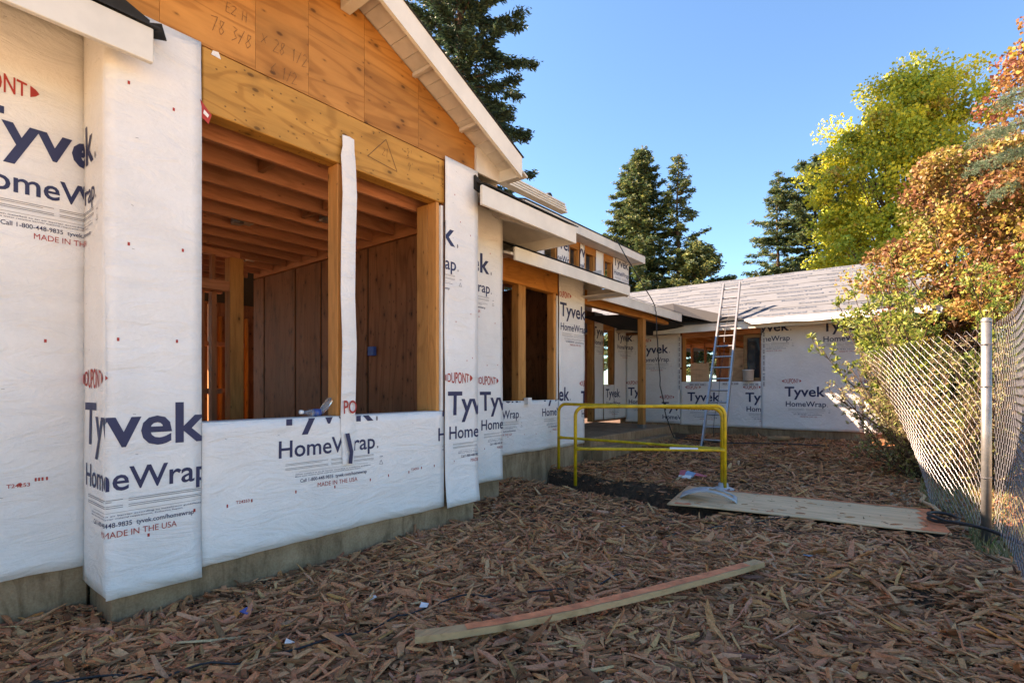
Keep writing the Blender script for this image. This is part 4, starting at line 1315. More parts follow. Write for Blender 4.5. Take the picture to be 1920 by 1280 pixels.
# grey curved plastic shell on the plywood (arched, slotted)
b = MB(); nu, nv = 26, 14
def shell(u, v):
    W_ = .62; D_ = .40
    x = (u - .5) * W_; y = (v - .5) * D_ * (1 - .25 * (2 * u - 1) ** 2)
    z = .012 + .115 * max(0.0, math.sin(math.pi * min(1, max(0, u * .98 + .02)))) ** .8 * (0.35 + .65 * (1 - v * .35)) * (u > -1)
    return Vector((x, y, z))
hole = lambda u, v: ((.20 < u < .62 and .80 < v < .90) or any((u - cu) ** 2 / .0011 + (v - cv) ** 2 / .0028 < 1 for cu, cv in ((.24, .66), (.34, .60), (.44, .54))) or (.50 < u < .93 and .18 < v < .86) or (.30 < u < .48 and .74 < v < .80))
ids = {}
V, F = [], []
def vid(i, j, lay):
    if (i, j, lay) not in ids:
        p = shell(i / nu, j / nv) - Vector((0, 0, .02 * lay))
        ids[(i, j, lay)] = len(V)
        c_, s_ = math.cos(.25), math.sin(.25)
        V.append((-1.97 + p.x * c_ - p.y * s_, 6.22 + p.x * s_ + p.y * c_, .042 + p.z))
    return ids[(i, j, lay)]
keep = [[not hole((i + .5) / nu, (j + .5) / nv) for j in range(nv)] for i in range(nu)]
for i in range(nu):
    for j in range(nv):
        if not keep[i][j]: continue
        F.append((vid(i, j, 0), vid(i + 1, j, 0), vid(i + 1, j + 1, 0), vid(i, j + 1, 0)))
        F.append((vid(i, j, 1), vid(i, j + 1, 1), vid(i + 1, j + 1, 1), vid(i + 1, j, 1)))
        for di, dj, e in ((-1, 0, ((i, j), (i, j + 1))), (1, 0, ((i + 1, j), (i + 1, j + 1))), (0, -1, ((i, j), (i + 1, j))), (0, 1, ((i, j + 1), (i + 1, j + 1)))):
            a, c = i + di, j + dj
            if not (0 <= a < nu and 0 <= c < nv and keep[a][c]):
                F.append((vid(*e[0], 0), vid(*e[1], 0), vid(*e[1], 1), vid(*e[0], 1)))
b.add(V, F)
tag(b.build("plastic_shell", M['greyplastic'], None, True), "arched grey plastic shell with slots and holes lying on the plywood sheet", "plastic shell")

# black hose loop at the right end of the plywood, bleached branch beside it
pts = []
for k in range(26):
    t = 2 * math.pi * k / 22 + 2.6
    pts.append((.17 + .115 * math.cos(t), 6.55 + .17 * math.sin(t), .06 + .002 * k))
for k in range(1, 11):
    f = k / 10
    pts.append((.10 + .62 * f + .04 * math.sin(f * 5), 6.32 - .65 * f, .10 + .04 * math.sin(f * 3)))
tag(MB().tube(pts, .016, 8).build("hose", M['rubber'], None, True), "thick black hose looped once over the orange corner of the plywood", "hose")
pts = [(-.02, 8.0, .07), (.03, 7.7, .08), (.0, 7.5, .06), (.10, 7.2, .07), (.16, 6.95, .05)]
tag(MB().tube(pts, [.022, .024, .02, .022, .018], 7).build("branch", M['sheet_ply'], None, True), "bleached crooked branch on the ground beside the fence end", "branch")

def ground_cord(name, px, r, label, z=.03):
    pts = []
    for x, y in px:
        t = (EYE - z) * 964 / (y - 727)
        X, Y = at(x, t)
        pts.append(Vector((X, Y, 0)))
    out = []
    for i in range(len(pts) - 1):
        for k in range(8):
            p = pts[i].lerp(pts[i + 1], k / 8)
            off = .015 * math.sin(i * 8 + k * .9)
            out.append((p.x + off, p.y - off, gz(p.x, p.y) + z + .012 * math.sin(i * 5 + k * .7)))
    return tag(MB().tube(out, r, 6).build(name, M['rubber'], None, True), label, "cable")
ground_cord("cable", [(60, 1268), (300, 1245), (480, 1215), (640, 1180), (760, 1140), (830, 1112), (960, 1106), (1090, 1085), (1180, 1066)], .006, "thin black cable winding across the wood chips in the foreground", .045)
ground_cord("cable", [(1240, 1000), (1300, 990), (1400, 972), (1500, 962), (1590, 946)], .005, "thin dark cable lying across the plywood sheet", .05)
# cable from the upper eave down over the porch eave to the ground
pts = []
cat = [(-5.03, 9.70, 4.47), (-5.0, 9.80, 4.45), (-4.75, 10.2, 3.80), (-4.52, 10.62, 3.17), (-4.50, 10.66, 3.0), (-4.46, 10.70, 2.2), (-4.44, 10.76, 1.4), (-4.38, 10.95, .7), (-4.30, 11.2, .25), (-4.1, 11.3, .22), (-3.7, 11.25, .22), (-3.2, 11.1, .21), (-2.2, 11.6, .22), (-1.2, 11.7, .22)]
for i in range(len(cat) - 1):
    for k in range(5):
        p = Vector(cat[i]).lerp(Vector(cat[i + 1]), k / 5)
        pts.append(p + Vector((0, .02 * math.sin(i * 2 + k), 0)))
tag(MB().tube(pts, .011, 6).build("cable", M['rubber'], None, True), "black power cable hanging from the upper roof past the porch post to the ground", "cable")

# crushed bottle on the sill, litter, cardboard tube
bot = thing("water_bottle", "crushed clear plastic bottle lying on the sill of the big opening", "bottle", (-3.70, 2.2, 1.13))
m1 = Matrix.Rotation(math.radians(80), 4, 'X')
adopt(MB().tube([(-3.70, 2.08, 1.165), (-3.70, 2.11, 1.162), (-3.70, 2.14, 1.158), (-3.70, 2.19, 1.155), (-3.70, 2.235, 1.165), (-3.70, 2.27, 1.20), (-3.70, 2.31, 1.255), (-3.70, 2.32, 1.27)], [.013, .013, .027, .03, .022, .03, .026, .006], 12).build("bottle_body", M['pet'], None, True), bot)
adopt(MB().tube([(-3.70, 2.055, 1.167), (-3.70, 2.082, 1.165)], .015, 10).build("cap", M['white'], None, True), bot)
adopt(MB().tube([(-3.70, 2.17, 1.157), (-3.70, 2.225, 1.160)], [.031, .027], 12).build("bottle_label", M['blue'], None, True), bot)
pk = thing("snack_packet", "crumpled blue white and red packet on the mulch beyond the trench", "litter", (-2.70, 7.58, gz(-2.7, 7.58)))
z = gz(-2.7, 7.58) + .05
adopt(MB().prism([(-2.78, 7.50, z), (-2.62, 7.50, z), (-2.60, 7.66, z + .03), (-2.74, 7.68, z + .05)], (0, 0, .02)).build("wrapper", M['skyblue']), pk)
adopt(MB().prism([(-2.80, 7.49, z + .02), (-2.72, 7.49, z + .023), (-2.76, 7.68, z + .065), (-2.84, 7.66, z + .06)], (0, 0, .012)).build("flap", M['pink']), pk)
adopt(MB().prism([(-2.80, 7.46, z - .01), (-2.62, 7.46, z - .01), (-2.62, 7.50, z + .022), (-2.80, 7.50, z + .022)], (0, 0, .012)).build("wrapper", M['white']), pk)
adopt(MB().prism([(-2.60, 7.56, z + .03), (-2.46, 7.62, z + .01), (-2.45, 7.66, z + .02), (-2.60, 7.66, z + .05)], (0, 0, .008)).build("flap", M['pink']), pk)
m2 = Matrix.Rotation(math.radians(90), 4, 'Y') 
tz = gz(-2.5, 12.9)
tag(MB().tube([(-2.72, 12.75, tz + .09), (-2.32, 12.95, tz + .10)], .055, 14).build("cardboard_tube", M['cardboard'], None, True), "brown cardboard tube lying on the mulch before the rear wing", "tube")
scr = [(700, 1103, 'white', "white paper scrap nearest the batten's left end on the wood chips"), (795, 1120, 'white', "torn white label scrap beside the thin black cable"), (543, 1189, 'white', "small white scrap below the pale foundation corner"), (462, 1128, 'blue', "dark blue plastic scrap beside the foundation"), (68, 1262, 'felt', "black felt scrap at the bottom left corner"), (1168, 980, 'skyblue', "pale blue scrap on the chips before the trench"), (1513, 1045, 'skyblue', "blue grey scrap on the heap by the batten's right end")]
for x, y, mt, lab in scr:
    t = (EYE - .05) * 964 / (y - 727); X, Y = at(x, t); Z = gz(X, Y) + .045
    r = .035 if mt != 'felt' else .05
    a = random.uniform(0, 6)
    pts = [(X + r * math.cos(a + k * 1.57) * random.uniform(.6, 1.2), Y + r * math.sin(a + k * 1.57) * random.uniform(.6, 1.2), Z + random.uniform(-.01, .02)) for k in range(4)]
    tag(MB().prism(pts, (0, 0, .004)).build("scrap", M[mt]), lab, "litter", "scraps of litter on the wood chips")

# ------------------------------------------------------------------ chain link fence
fence = thing("chain_link_fence", "galvanised chain link fence with one post and a loose curled left end", "fence", (.45, 6.13, 0))
adopt(MB().tube([(.45, 6.13, -.2), (.45, 6.13, 1.93)], .036, 14).lathe([(.038, 0), (.040, .01), (.028, .035), (.001, .04)], (.45, 6.13, 1.93), 14).build("fence_post", M['galv'], None, True), fence)
adopt(MB().tube([(.50, 2.0, -.2), (.50, 2.0, 1.93)], .036, 14).build("fence_post", M['galv'], None, True), fence)
for z in (.55, 1.35, 1.72):
    pts = [(.45 + .041 * math.cos(t), 6.13 + .041 * math.sin(t), z + .003 * t) for t in np.linspace(0, 7, 16)]
    adopt(MB().tube(pts, .0035, 5).build("wire_tie", M['wire']), fence)
def link_fabric(fn, L, H, pitch, r, name):
    """woven zigzag wires; fn(u,v) -> point on the curtain"""
    nw = int(L / pitch); rows = int(H / pitch)
    V, Q = [], []
    for k in range(nw + 1):
        ring = []
        for j in range(rows + 1):
            side = ((j + k) % 2)
            u = k * pitch + (pitch if side else 0) * 1.04 - .02 * pitch
            v = j * pitch / 1.0
            p = Vector(fn(min(u, L), v))
            nrm = (Vector(fn(min(u, L - .01) + .01, v)) - Vector(fn(min(u, L - .01), v))).cross(Vector((0, 0, 1))).normalized()
            ring.append(p + nrm * (.004 if side else -.004))
        base = len(V)
        for j, p in enumerate(ring):
            d = (ring[min(rows, j + 1)] - ring[max(0, j - 1)]).normalized()
            a = d.cross(Vector((0.3, 0.2, 0.93))); a = a.normalized() if a.length > 1e-4 else Vector((1, 0, 0))
            c = d.cross(a)
            for t in range(4):
                V.append(p + (a * math.cos(t * math.pi / 2) + c * math.sin(t * math.pi / 2)) * r)
        for j in range(rows):
            for t in range(4):
                Q.append((base + j * 4 + t, base + j * 4 + (t + 1) % 4, base + (j + 1) * 4 + (t + 1) % 4, base + (j + 1) * 4 + t))
    o = npmesh(name, np.array([tuple(p) for p in V]), np.array(Q), M['wire'])
    return adopt(kind(o, "stuff"), fence)
def right_curtain(u, v):
    y = 6.13 - u
    return (.50 + .03 * math.sin(u * 2), y, .12 + v * 1.0 + .05 * math.sin(u * .9) * 0 + .06 * u * (v / 1.8) * .2)
link_fabric(right_curtain, 3.9, 1.84, .056, .0020, "wire_mesh")
def left_curtain(u, v):
    f = max(0.0, u / 2.05)
    vb = v / 1.86
    # curtain swings away from the post and its free edge leans into the yard
    lean = -.72 * f ** 1.3 * vb ** 1.2
    x = .44 - .36 * f + lean + .05 * math.sin(u * 3 + vb * 2)
    y = 6.15 + 1.55 * f + .15 * f * vb
    return (x, y, .06 + v * (1 - .05 * f))
link_fabric(left_curtain, 2.05, 1.86, .054, .0020, "wire_mesh")

# ------------------------------------------------------------------ mulch chips
def chips():
    sets = []
    def zone(n, x0, x1, y0, y1, lmin, lmax, wmul, test):
        x = RNG.uniform(x0, x1, n); y = RNG.uniform(y0, y1, n)
        k = test(x, y)
        x, y = x[k], y[k]
        L = lmin + (lmax - lmin) * RNG.random(len(x)) ** 3.0 * np.where(RNG.random(len(x)) < .03, 1.5, 1.0)
        W = (.004 + L * RNG.uniform(.06, .25, len(x))) * wmul
        sets.append((x, y, L, W))
    def free(x, y):
        ok = np.ones(len(x), bool)
        ok &= ~((x < XB + .0) & (y > YB0 - .02) & (y < YB1)) 
        ok &= ~((x < XL + .0) & (y <= YB0)) & ~((x < X2) & (y < Y2) & (y >= YB1)) & ~((x < X3) & (y >= Y2) & (y < Y3))
        ok &= ~((x < -4.44) & (y > Y3)) & (y < YW - .0)
        ok &= ~((x > -2.36) & (x < .18) & (y > 5.74 + .15 * (x + 2.3)) & (y < 6.78 + .17 * (x + 2.4)))
        s = np.clip((x + 4.9) / 3.2, 0, 1); yc = 6.60 - 0.58 * s + 0.05 * np.sin(x * 4)
        deep = (np.abs(y - yc) < .42) & (x < -1.9)
        ok &= ~(deep & (RNG.random(len(x)) < .88))
        return ok
    # view wedge: keep what the picture (and a step aside) can see
    def wedge(x, y):
        dep = -.6225 * x + .7826 * y; lat = .7826 * x + .6225 * y
        return free(x, y) & (dep > 1.7) & (lat > -1.25 * dep - .3) & (lat < 1.2 * dep + .3)
    near = lambda x, y: wedge(x, y) & (np.hypot(x, y) < 5.2)
    mid = lambda x, y: wedge(x, y) & (np.hypot(x, y) >= 5.2) & (np.hypot(x, y) < 8.6)
    far = lambda x, y: wedge(x, y) & (np.hypot(x, y) >= 8.6)
    zone(82000, -4.4, 1.3, -.5, 5.3, .018, .17, 1.0, near)
    zone(46000, -5.0, 1.3, 1.0, 8.8, .022, .17, 1.0, mid)
    zone(34000, -5.0, 1.3, 6.0, 13.8, .03, .18, 1.15, far)
    big0 = sum(len(q_[0]) for q_ in sets)
    zone(4200, -4.2, 1.1, -.3, 6.2, .09, .25, .95, near)
    zone(70000, -4.4, 1.3, -.4, 6.0, .008, .035, 1.0, near)
    zone(260, -2.3, .2, 5.7, 7.2, .012, .09, .8, lambda x, y: (y > 5.80 + .15 * (x + 2.3)) & (y < 6.74 + .17 * (x + 2.4)) & (x > -2.3) & (x < .15) & ((RNG.random(len(x)) < .35) | (y < 5.95 + .15 * (x + 2.3))))
    non = len(sets[-1][0])
    x = np.concatenate([s[0] for s in sets]); y = np.concatenate([s[1] for s in sets])
    L = np.concatenate([s[2] for s in sets]); W = np.concatenate([s[3] for s in sets])
    n = len(x)
    th = RNG.normal(.6, .95, n) % math.pi * 1.0
    wild = RNG.random(n) < .45
    th[wild] = RNG.uniform(0, math.pi, wild.sum())
    pit = RNG.normal(0, .16, n); pit[RNG.random(n) < .07] *= 2.6
    rol = RNG.normal(0, .35, n)
    H = np.minimum(W * RNG.uniform(.22, .6, n), .012)
    z = ground_h(x, y) + .006 + RNG.random(n) ** 1.4 * .032 + np.abs(np.sin(pit)) * L * .40
    z[-non:] = .042 + RNG.random(non) * .008
    pit[-non:] *= .2
    d = np.stack([np.cos(th) * np.cos(pit), np.sin(th) * np.cos(pit), np.sin(pit)], -1)
    s0 = np.stack([-np.sin(th), np.cos(th), np.zeros(n)], -1)
    up = np.cross(d, s0)
    s_ = s0 * np.cos(rol)[:, None] + up * np.sin(rol)[:, None]
    up = np.cross(d, s_)
    c = np.stack([x, y, z], -1)
    V = np.zeros((n, 12, 3))
    bend = RNG.normal(0, .02, n) * L; bs = RNG.normal(0, .025, n) * L
    for i, (fx, tw) in enumerate(((-.5, None), (0, None), (.5, None))):
        wid = W * (RNG.uniform(.35, 1.0, n) if i != 1 else RNG.uniform(.8, 1.05, n))
        hh = H * (RNG.uniform(.35, 1, n) if i != 1 else 1)
        cen = c + d * (L * fx)[:, None] + up * (bend * (1 if i == 1 else -1))[:, None] + s_ * (bs * (1 if i == 1 else -1))[:, None]
        sk = RNG.normal(0, .12, n) * L * (i != 1)
        for j, (a, e) in enumerate(((-1, -1), (1, -1), (1, 1), (-1, 1))):
            V[:, i * 4 + j] = cen + s_ * (wid * a * .5)[:, None] + up * (hh * e * .5)[:, None] + d * (sk * a)[:, None]
    fq = []
    for i in range(2):
        for j in range(4):
            fq.append((i * 4 + j, i * 4 + (j + 1) % 4, (i + 1) * 4 + (j + 1) % 4, (i + 1) * 4 + j))
    fq += [(3, 2, 1, 0), (8, 9, 10, 11)]
    fq = np.array(fq)
    Q = (np.arange(n)[:, None, None] * 12 + fq[None]).reshape(-1, 4)
    lowf = 1 + .20 * np.sin(x * 2.9 + 1.3 * np.sin(y * 1.9)) * np.sin(y * 2.3 + np.sin(x * 3.1)) + .12 * np.sin(7.3 * x + 2 * y) * np.sin(6.1 * y - x)
    pal = np.array([(.30, .165, .098), (.36, .215, .135), (.22, .125, .08), (.42, .28, .175), (.33, .205, .15), (.50, .36, .235), (.46, .26, .12), (.13, .075, .05), (.55, .44, .32)])
    pr = np.array([.22, .24, .13, .15, .12, .045, .03, .05, .015])
    ci = RNG.choice(len(pal), n, p=pr)
    col = pal[ci] * RNG.uniform(.25, 1.2, (n, 1)) * (1 + RNG.normal(0, .05, (n, 3))) * np.array([2.8, 2.0, 1.52])
    col = col * lowf[:, None]
    col = col * np.minimum(1.0, .64 / col.max(axis=1, keepdims=True))
    cols = np.repeat(col, 12, axis=0)
    return npmesh("wood_chip_mulch", V.reshape(-1, 3), Q, M['chip'], np.clip(cols, .01, .66))
o = chips()
kind(o, "stuff"); o["label"] = "brown wood chip mulch covering the yard"; 

# ------------------------------------------------------------------ foliage
LEAF_K = 0.9
def leaf_quads(c, size, aspect, col, up_bias=0.3, droop=None, dirs=None, fold=.25):
    """bent diamond leaves: c (n,3), size (n,), col (n,3)"""
    n = len(c)
    if dirs is None:
        d = RNG.normal(0, 1, (n, 3))
    else:
        d = dirs + RNG.normal(0, .35, (n, 3))
    if droop: d[:, 2] -= droop
    d /= np.linalg.norm(d, axis=1, keepdims=True) + 1e-9
    nn = RNG.normal(0, 1, (n, 3)); nn[:, 2] += up_bias
    nn -= d * (nn * d).sum(1, keepdims=True)
    nn /= np.linalg.norm(nn, axis=1, keepdims=True) + 1e-9
    s = np.cross(d, nn)
    a = size[:, None]
    V = np.stack([c - d * a * .5, c + s * a * aspect * .5 + nn * a * fold * .3 + d * a * .05, c + d * a * .5, c - s * a * aspect * .5 + nn * a * fold * .3 + d * a * .05], 1)
    T_ = np.array([(0, 1, 2), (0, 2, 3)])
    Q = (np.arange(n)[:, None, None] * 4 + T_[None]).reshape(-1, 3)
    return V.reshape(-1, 3), Q, np.repeat(col * LEAF_K, 4, axis=0)

def palette(pal, w, n, var=.18):
    pal = np.array(pal)
    ci = RNG.choice(len(pal), n, p=np.array(w) / sum(w))
    return np.clip(pal[ci] * RNG.uniform(1 - var, 1 + var, (n, 1)), .004, .8)

def crown_mesh(parts, name, parent, mat):
    V, Q, C, o = [], [], [], 0
    for v, q_, c in parts:
        V.append(v); Q.append(q_ + o); C.append(c); o += len(v)
    ob = npmesh(name, np.concatenate(V), np.concatenate(Q), mat, np.concatenate(C))
    return adopt(ob, parent)

def limb_path(p, d, L, n=6, wob=.12, grav=0.0):
    pts = [Vector(p)]
    d = Vector(d).normalized()
    for k in range(n):
        d = (d + Vector(RNG.normal(0, wob, 3)) + Vector((0, 0, grav))).normalized()
        pts.append(pts[-1] + d * L / n)
    return pts

def broadleaf(name, label, loc, z0, z1, rad, nclump, nleaf, lsize, pal, wts, aspect=.7, stems=1, trunk_r=.12, lean=(0, 0), clump_r=.45, shape=1.0, hollow=.55, group=None, cat="tree", up_bias=.5, patches=None, base=None):
    root = thing(name, label, cat, (loc[0], loc[1], 0 if base is None else base), group)
    cz = (z0 + z1) / 2; hz = (z1 - z0) / 2
    # clump centres fill an uneven egg, denser to the outside
    cl = []
    ph = RNG.uniform(0, 6, 4)
    while len(cl) < nclump:
        v = RNG.normal(0, 1, 3); v /= np.linalg.norm(v)
        r = RNG.uniform(hollow, 1.0) ** .7
        az = math.atan2(v[1], v[0])
        bul = 1 + .16 * math.sin(2 * az + ph[0]) * (1 - abs(v[2])) + .13 * math.sin(3 * az + 4 * v[2] + ph[1]) + .10 * math.sin(7 * v[2] + ph[2])
        taper = 1 - .25 * max(0, v[2]) * shape
        cl.append((v[0] * rad * r * bul * taper, v[1] * rad * r * bul * taper, v[2] * hz * r * (1 + .08 * math.sin(5 * az + ph[3]))))
    cl = np.array(cl)
    cl[:, 0] += loc[0] + lean[0]; cl[:, 1] += loc[1] + lean[1]; cl[:, 2] += cz
    # trunk and limbs
    b = MB()
    limb_b = MB()
    for s_ in range(stems):
        a = 2 * math.pi * s_ / stems
        off = Vector((.25 * math.cos(a), .25 * math.sin(a), 0)) if stems > 1 else Vector((0, 0, 0))
        p0 = Vector((loc[0], loc[1], -.1)) + off
        top = Vector((loc[0] + lean[0] * .8, loc[1] + lean[1] * .8, z0 + (z1 - z0) * .7)) + off * (4 if stems > 1 else 1)
        pts = [p0.lerp(top, k / 9) + Vector((.05 * math.sin(k * 1.7 + s_), .05 * math.cos(k * 1.3 + s_), 0)) for k in range(10)]
        b.tube(pts, [trunk_r * (1 - .085 * k) for k in range(10)], 9)
        for c in cl[RNG.choice(nclump, min(nclump, max(8, nclump // (2 * stems))), replace=False)]:
            t = np.clip((c[2] - .3 * abs(c[2] - z0) - p0.z) / (top.z - p0.z) * .8, .15, .95)
            q0 = p0.lerp(top, t); c_ = Vector(c)
            m_ = q0.lerp(c_, .5) + Vector((0, 0, -.08 * (c_ - q0).length))
            r0 = trunk_r * (1 - .8 * t) * .45 + .006
            limb_b.tube([q0, q0.lerp(m_, .6), m_, m_.lerp(c_, .55), c_], [r0, r0 * .8, r0 * .55, r0 * .35, r0 * .15], 5)
    adopt(b.build("trunk", M['bark'], None, True), root)
    adopt(kind(limb_b.build("limbs", M['bark'], None, True), "stuff"), root)
    which = RNG.integers(0, nclump, nleaf)
    g_ = RNG.normal(0, 1, (nleaf, 3))
    g_ /= np.linalg.norm(g_, axis=1, keepdims=True) + 1e-9
    rr = RNG.random(nleaf) ** .45
    cr = clump_r * RNG.uniform(.55, 1.35, nclump)
    pos = cl[which] + g_ * (rr * cr[which])[:, None] * np.array([1, 1, .75])
    tint = RNG.uniform(.78, 1.2, nclump)
    ct = RNG.random(nclump)
    pal_a = np.array(pal)
    # each clump leans to a colour of the palette
    prim = RNG.choice(len(pal), nclump, p=np.array(wts) / sum(wts))
    col = palette(pal, wts, nleaf)
    own = RNG.random(nleaf) < .62
    col[own] = pal_a[prim[which[own]]] * RNG.uniform(.8, 1.2, (own.sum(), 1))
    col *= tint[which][:, None]
    if patches is not None:
        col = patches(pos, col)
    sz = lsize * RNG.uniform(.6, 1.3, nleaf)
    crown_mesh([leaf_quads(pos, sz, aspect, np.clip(col, .005, .75), up_bias)], "crown", root, M['leaf'])
    return root

def conifer(name, label, loc, H, R, dens, lsize, col_pal, wts, z_lo=.12, group=None, gap=.55, droop=.25, trunk_r=.35, top_pow=.85, irregular=.3, cone=1.0, upturn=.25, side=0.0):
    root = thing(name, label, "tree", (loc[0], loc[1], 0), group)
    tp = [(loc[0] + .06 * math.sin(k), loc[1] + .06 * math.cos(k * 1.4), -.2 + (H + .2) * k / 14) for k in range(15)]
    adopt(MB().tube(tp, [trunk_r * (1 - k / 14.6) + .01 for k in range(15)], 9).build("trunk", M['bark'], None, True), root)
    bb = MB()
    Cp, Cd, Cs = [], [], []
    z = H * z_lo
    while z < H * .985:
        f = (z / H - z_lo) / (1 - z_lo)
        nb = 4 if f < .9 else 3
        a0 = RNG.uniform(0, 6.28)
        for k in range(nb):
            az = a0 + k * 2 * math.pi / nb + RNG.normal(0, .35)
            prof = (1 - f) ** top_pow * cone + (1 - cone) * math.sqrt(max(0, 1 - f ** 3))
            L = R * max(.05, prof) * RNG.uniform(1 - irregular, 1 + irregular) + .25
            if RNG.random() < .12: L *= .45
            d = Vector((math.cos(az), math.sin(az), RNG.uniform(.0, .3) - droop * (1 - f)))
            p = Vector((loc[0], loc[1], z))
            npt = 7
            pts = [p]
            for i in range(npt):
                dd = d.copy(); dd.z += upturn * (i / npt) ** 2
                pts.append(pts[-1] + dd.normalized() * L / npt)
            bb.tube(pts, [trunk_r * .16 * (1 - f * .7) * (1 - i / (npt + 1)) + .006 for i in range(npt + 1)], 4)
            m_ = max(4, int(dens * L))
            for i in range(m_):
                t = .18 + .82 * RNG.random() ** .75
                q_ = t * npt; i0 = min(npt - 1, int(q_))
                c = pts[i0].lerp(pts[i0 + 1], q_ - i0)
                out = (pts[i0 + 1] - pts[i0]).normalized()
                sd = Vector((-out.y, out.x, 0)) * (1 if RNG.random() < .5 else -1)
                w_ = (.10 + .34 * L * .30 * (1 - t * .7)) * RNG.random()
                base = c + sd * w_ + Vector((0, 0, RNG.normal(0, .05) - .08 * w_))
                Cp.append(base[:]); Cd.append((out * .7 + sd * .8 + Vector((0, 0, -.15)))[:]); Cs.append(1)
        z += gap * RNG.uniform(.6, 1.3) * (1 - .45 * f)
    adopt(kind(bb.build("branches", M['bark']), "stuff"), root)
    Cp, Cd = np.array(Cp), np.array(Cd)
    # a spray of small needle tufts at every point
    rep = 7
    P_ = np.repeat(Cp, rep, 0) + RNG.normal(0, lsize * .42, (len(Cp) * rep, 3)) * np.array([1, 1, .6])
    D_ = np.repeat(Cd, rep, 0)
    n = len(P_)
    col = palette(col_pal, wts, n, .3) * 1.15
    tint = np.repeat(RNG.uniform(.65, 1.3, len(Cp)), rep)
    col *= tint[:, None]
    crown_mesh([leaf_quads(P_, lsize * RNG.uniform(.5, 1.25, n), .34, col, .6, .15, D_)], "crown", root, M['needle'])
    return root

RED = [(.045, .085, .034), (.075, .115, .04), (.17, .18, .055), (.03, .06, .034)]  # third tone puts a yellowish sunlit highlight into the needle colour
conifer("redwood_tree", "tall dark redwood behind the gable roof, trunk showing through", at(862, 26), 31, 3.3, 30, .26, [(.030, .062, .036), (.045, .085, .045), (.085, .115, .05), (.022, .045, .032)], [4, 3, 1.2, 3], z_lo=.22, gap=.46, trunk_r=.5, cone=.25, irregular=.45, upturn=.35, droop=.45)
grp = "redwoods beyond the rear wing"
conifer("redwood_tree", "broad pointed redwood left of the slender one, beyond the rear wing roof", at(1203, 48), 24.0, 5.6, 15, .36, RED, [3, 3, 2, 2], z_lo=.15, gap=.42, group=grp, trunk_r=.4, irregular=.35)
conifer("redwood_tree", "smaller twin pointed redwood touching the broad one's left side", at(1178, 50), 23.4, 3.6, 13, .36, RED, [3, 3, 2, 2], z_lo=.25, gap=.5, group=grp, trunk_r=.35, top_pow=.7)
conifer("redwood_tree", "slender gappy redwood with bare trunk right of the broad pointed one", at(1271, 46), 22.2, 4.0, 11, .34, RED, [3, 3, 2.5, 2], z_lo=.2, gap=.75, group=grp, trunk_r=.32, irregular=.5)
conifer("redwood_tree", "thin pointed conifer with bare trunk left in the right hand pair", at(1458, 52), 23.4, 4.4, 8, .36, RED, [3, 3, 2, 2], z_lo=.2, gap=.8, group=grp, trunk_r=.32, irregular=.5)
conifer("redwood_tree", "wide flat topped conifer beside the yellow tree", at(1530, 50), 23.6, 5.6, 16, .38, RED, [3, 3, 1.6, 3], z_lo=.2, gap=.6, group=grp, trunk_r=.45, cone=.3, irregular=.45)
conifer("redwood_tree", "low bushy conifer in front of the broad redwood's foot", at(1305, 44), 14.0, 3.3, 14, .36, RED, [2, 3, 3.5, 1], z_lo=.2, gap=.4, group=grp, cone=.3)
broadleaf("oak_tree", "grey green round oak showing over the rear wing ridge", at(1592, 42), 3, 13.2, 4.2, 90, 14000, .26, [(.09, .10, .045), (.14, .14, .07), (.06, .075, .03)], [3, 2, 2], clump_r=.9, trunk_r=.3)

# yellow tree beyond the wing
YEL = [(.50, .48, .045), (.60, .53, .05), (.36, .42, .05), (.26, .33, .045), (.46, .32, .06)]
broadleaf("yellow_tree", "tall yellow green autumn tree rising over the right end of the rear wing", at(1712, 20.6), 1.5, 14.5, 3.5, 460, 110000, .13, YEL, [4, 2.2, 3.4, 2.0, .4], clump_r=.66, trunk_r=.2, hollow=.5, aspect=.8)
# orange maple behind the fence
ORG = [(.25, .125, .050), (.30, .18, .055), (.21, .090, .048), (.32, .25, .06), (.22, .22, .05)]
broadleaf("maple_tree", "orange and russet maple overhanging the chain link fence", at(1880, 9.4), 1.2, 6.3, 2.2, 250, 66000, .070, ORG, [3.5, 3, 2.2, 2.6, 1.6], clump_r=.36, trunk_r=.08, stems=2, aspect=.9, hollow=.35)
broadleaf("maple_tree", "taller dark red topped maple at the right edge of the picture", at(1995, 12.0), 4.0, 10.9, 1.7, 90, 20000, .085, [(.24, .08, .05), (.31, .16, .055), (.36, .29, .05), (.18, .06, .045)], [2, 3, 2.5, 1], clump_r=.45, trunk_r=.10, aspect=.9)

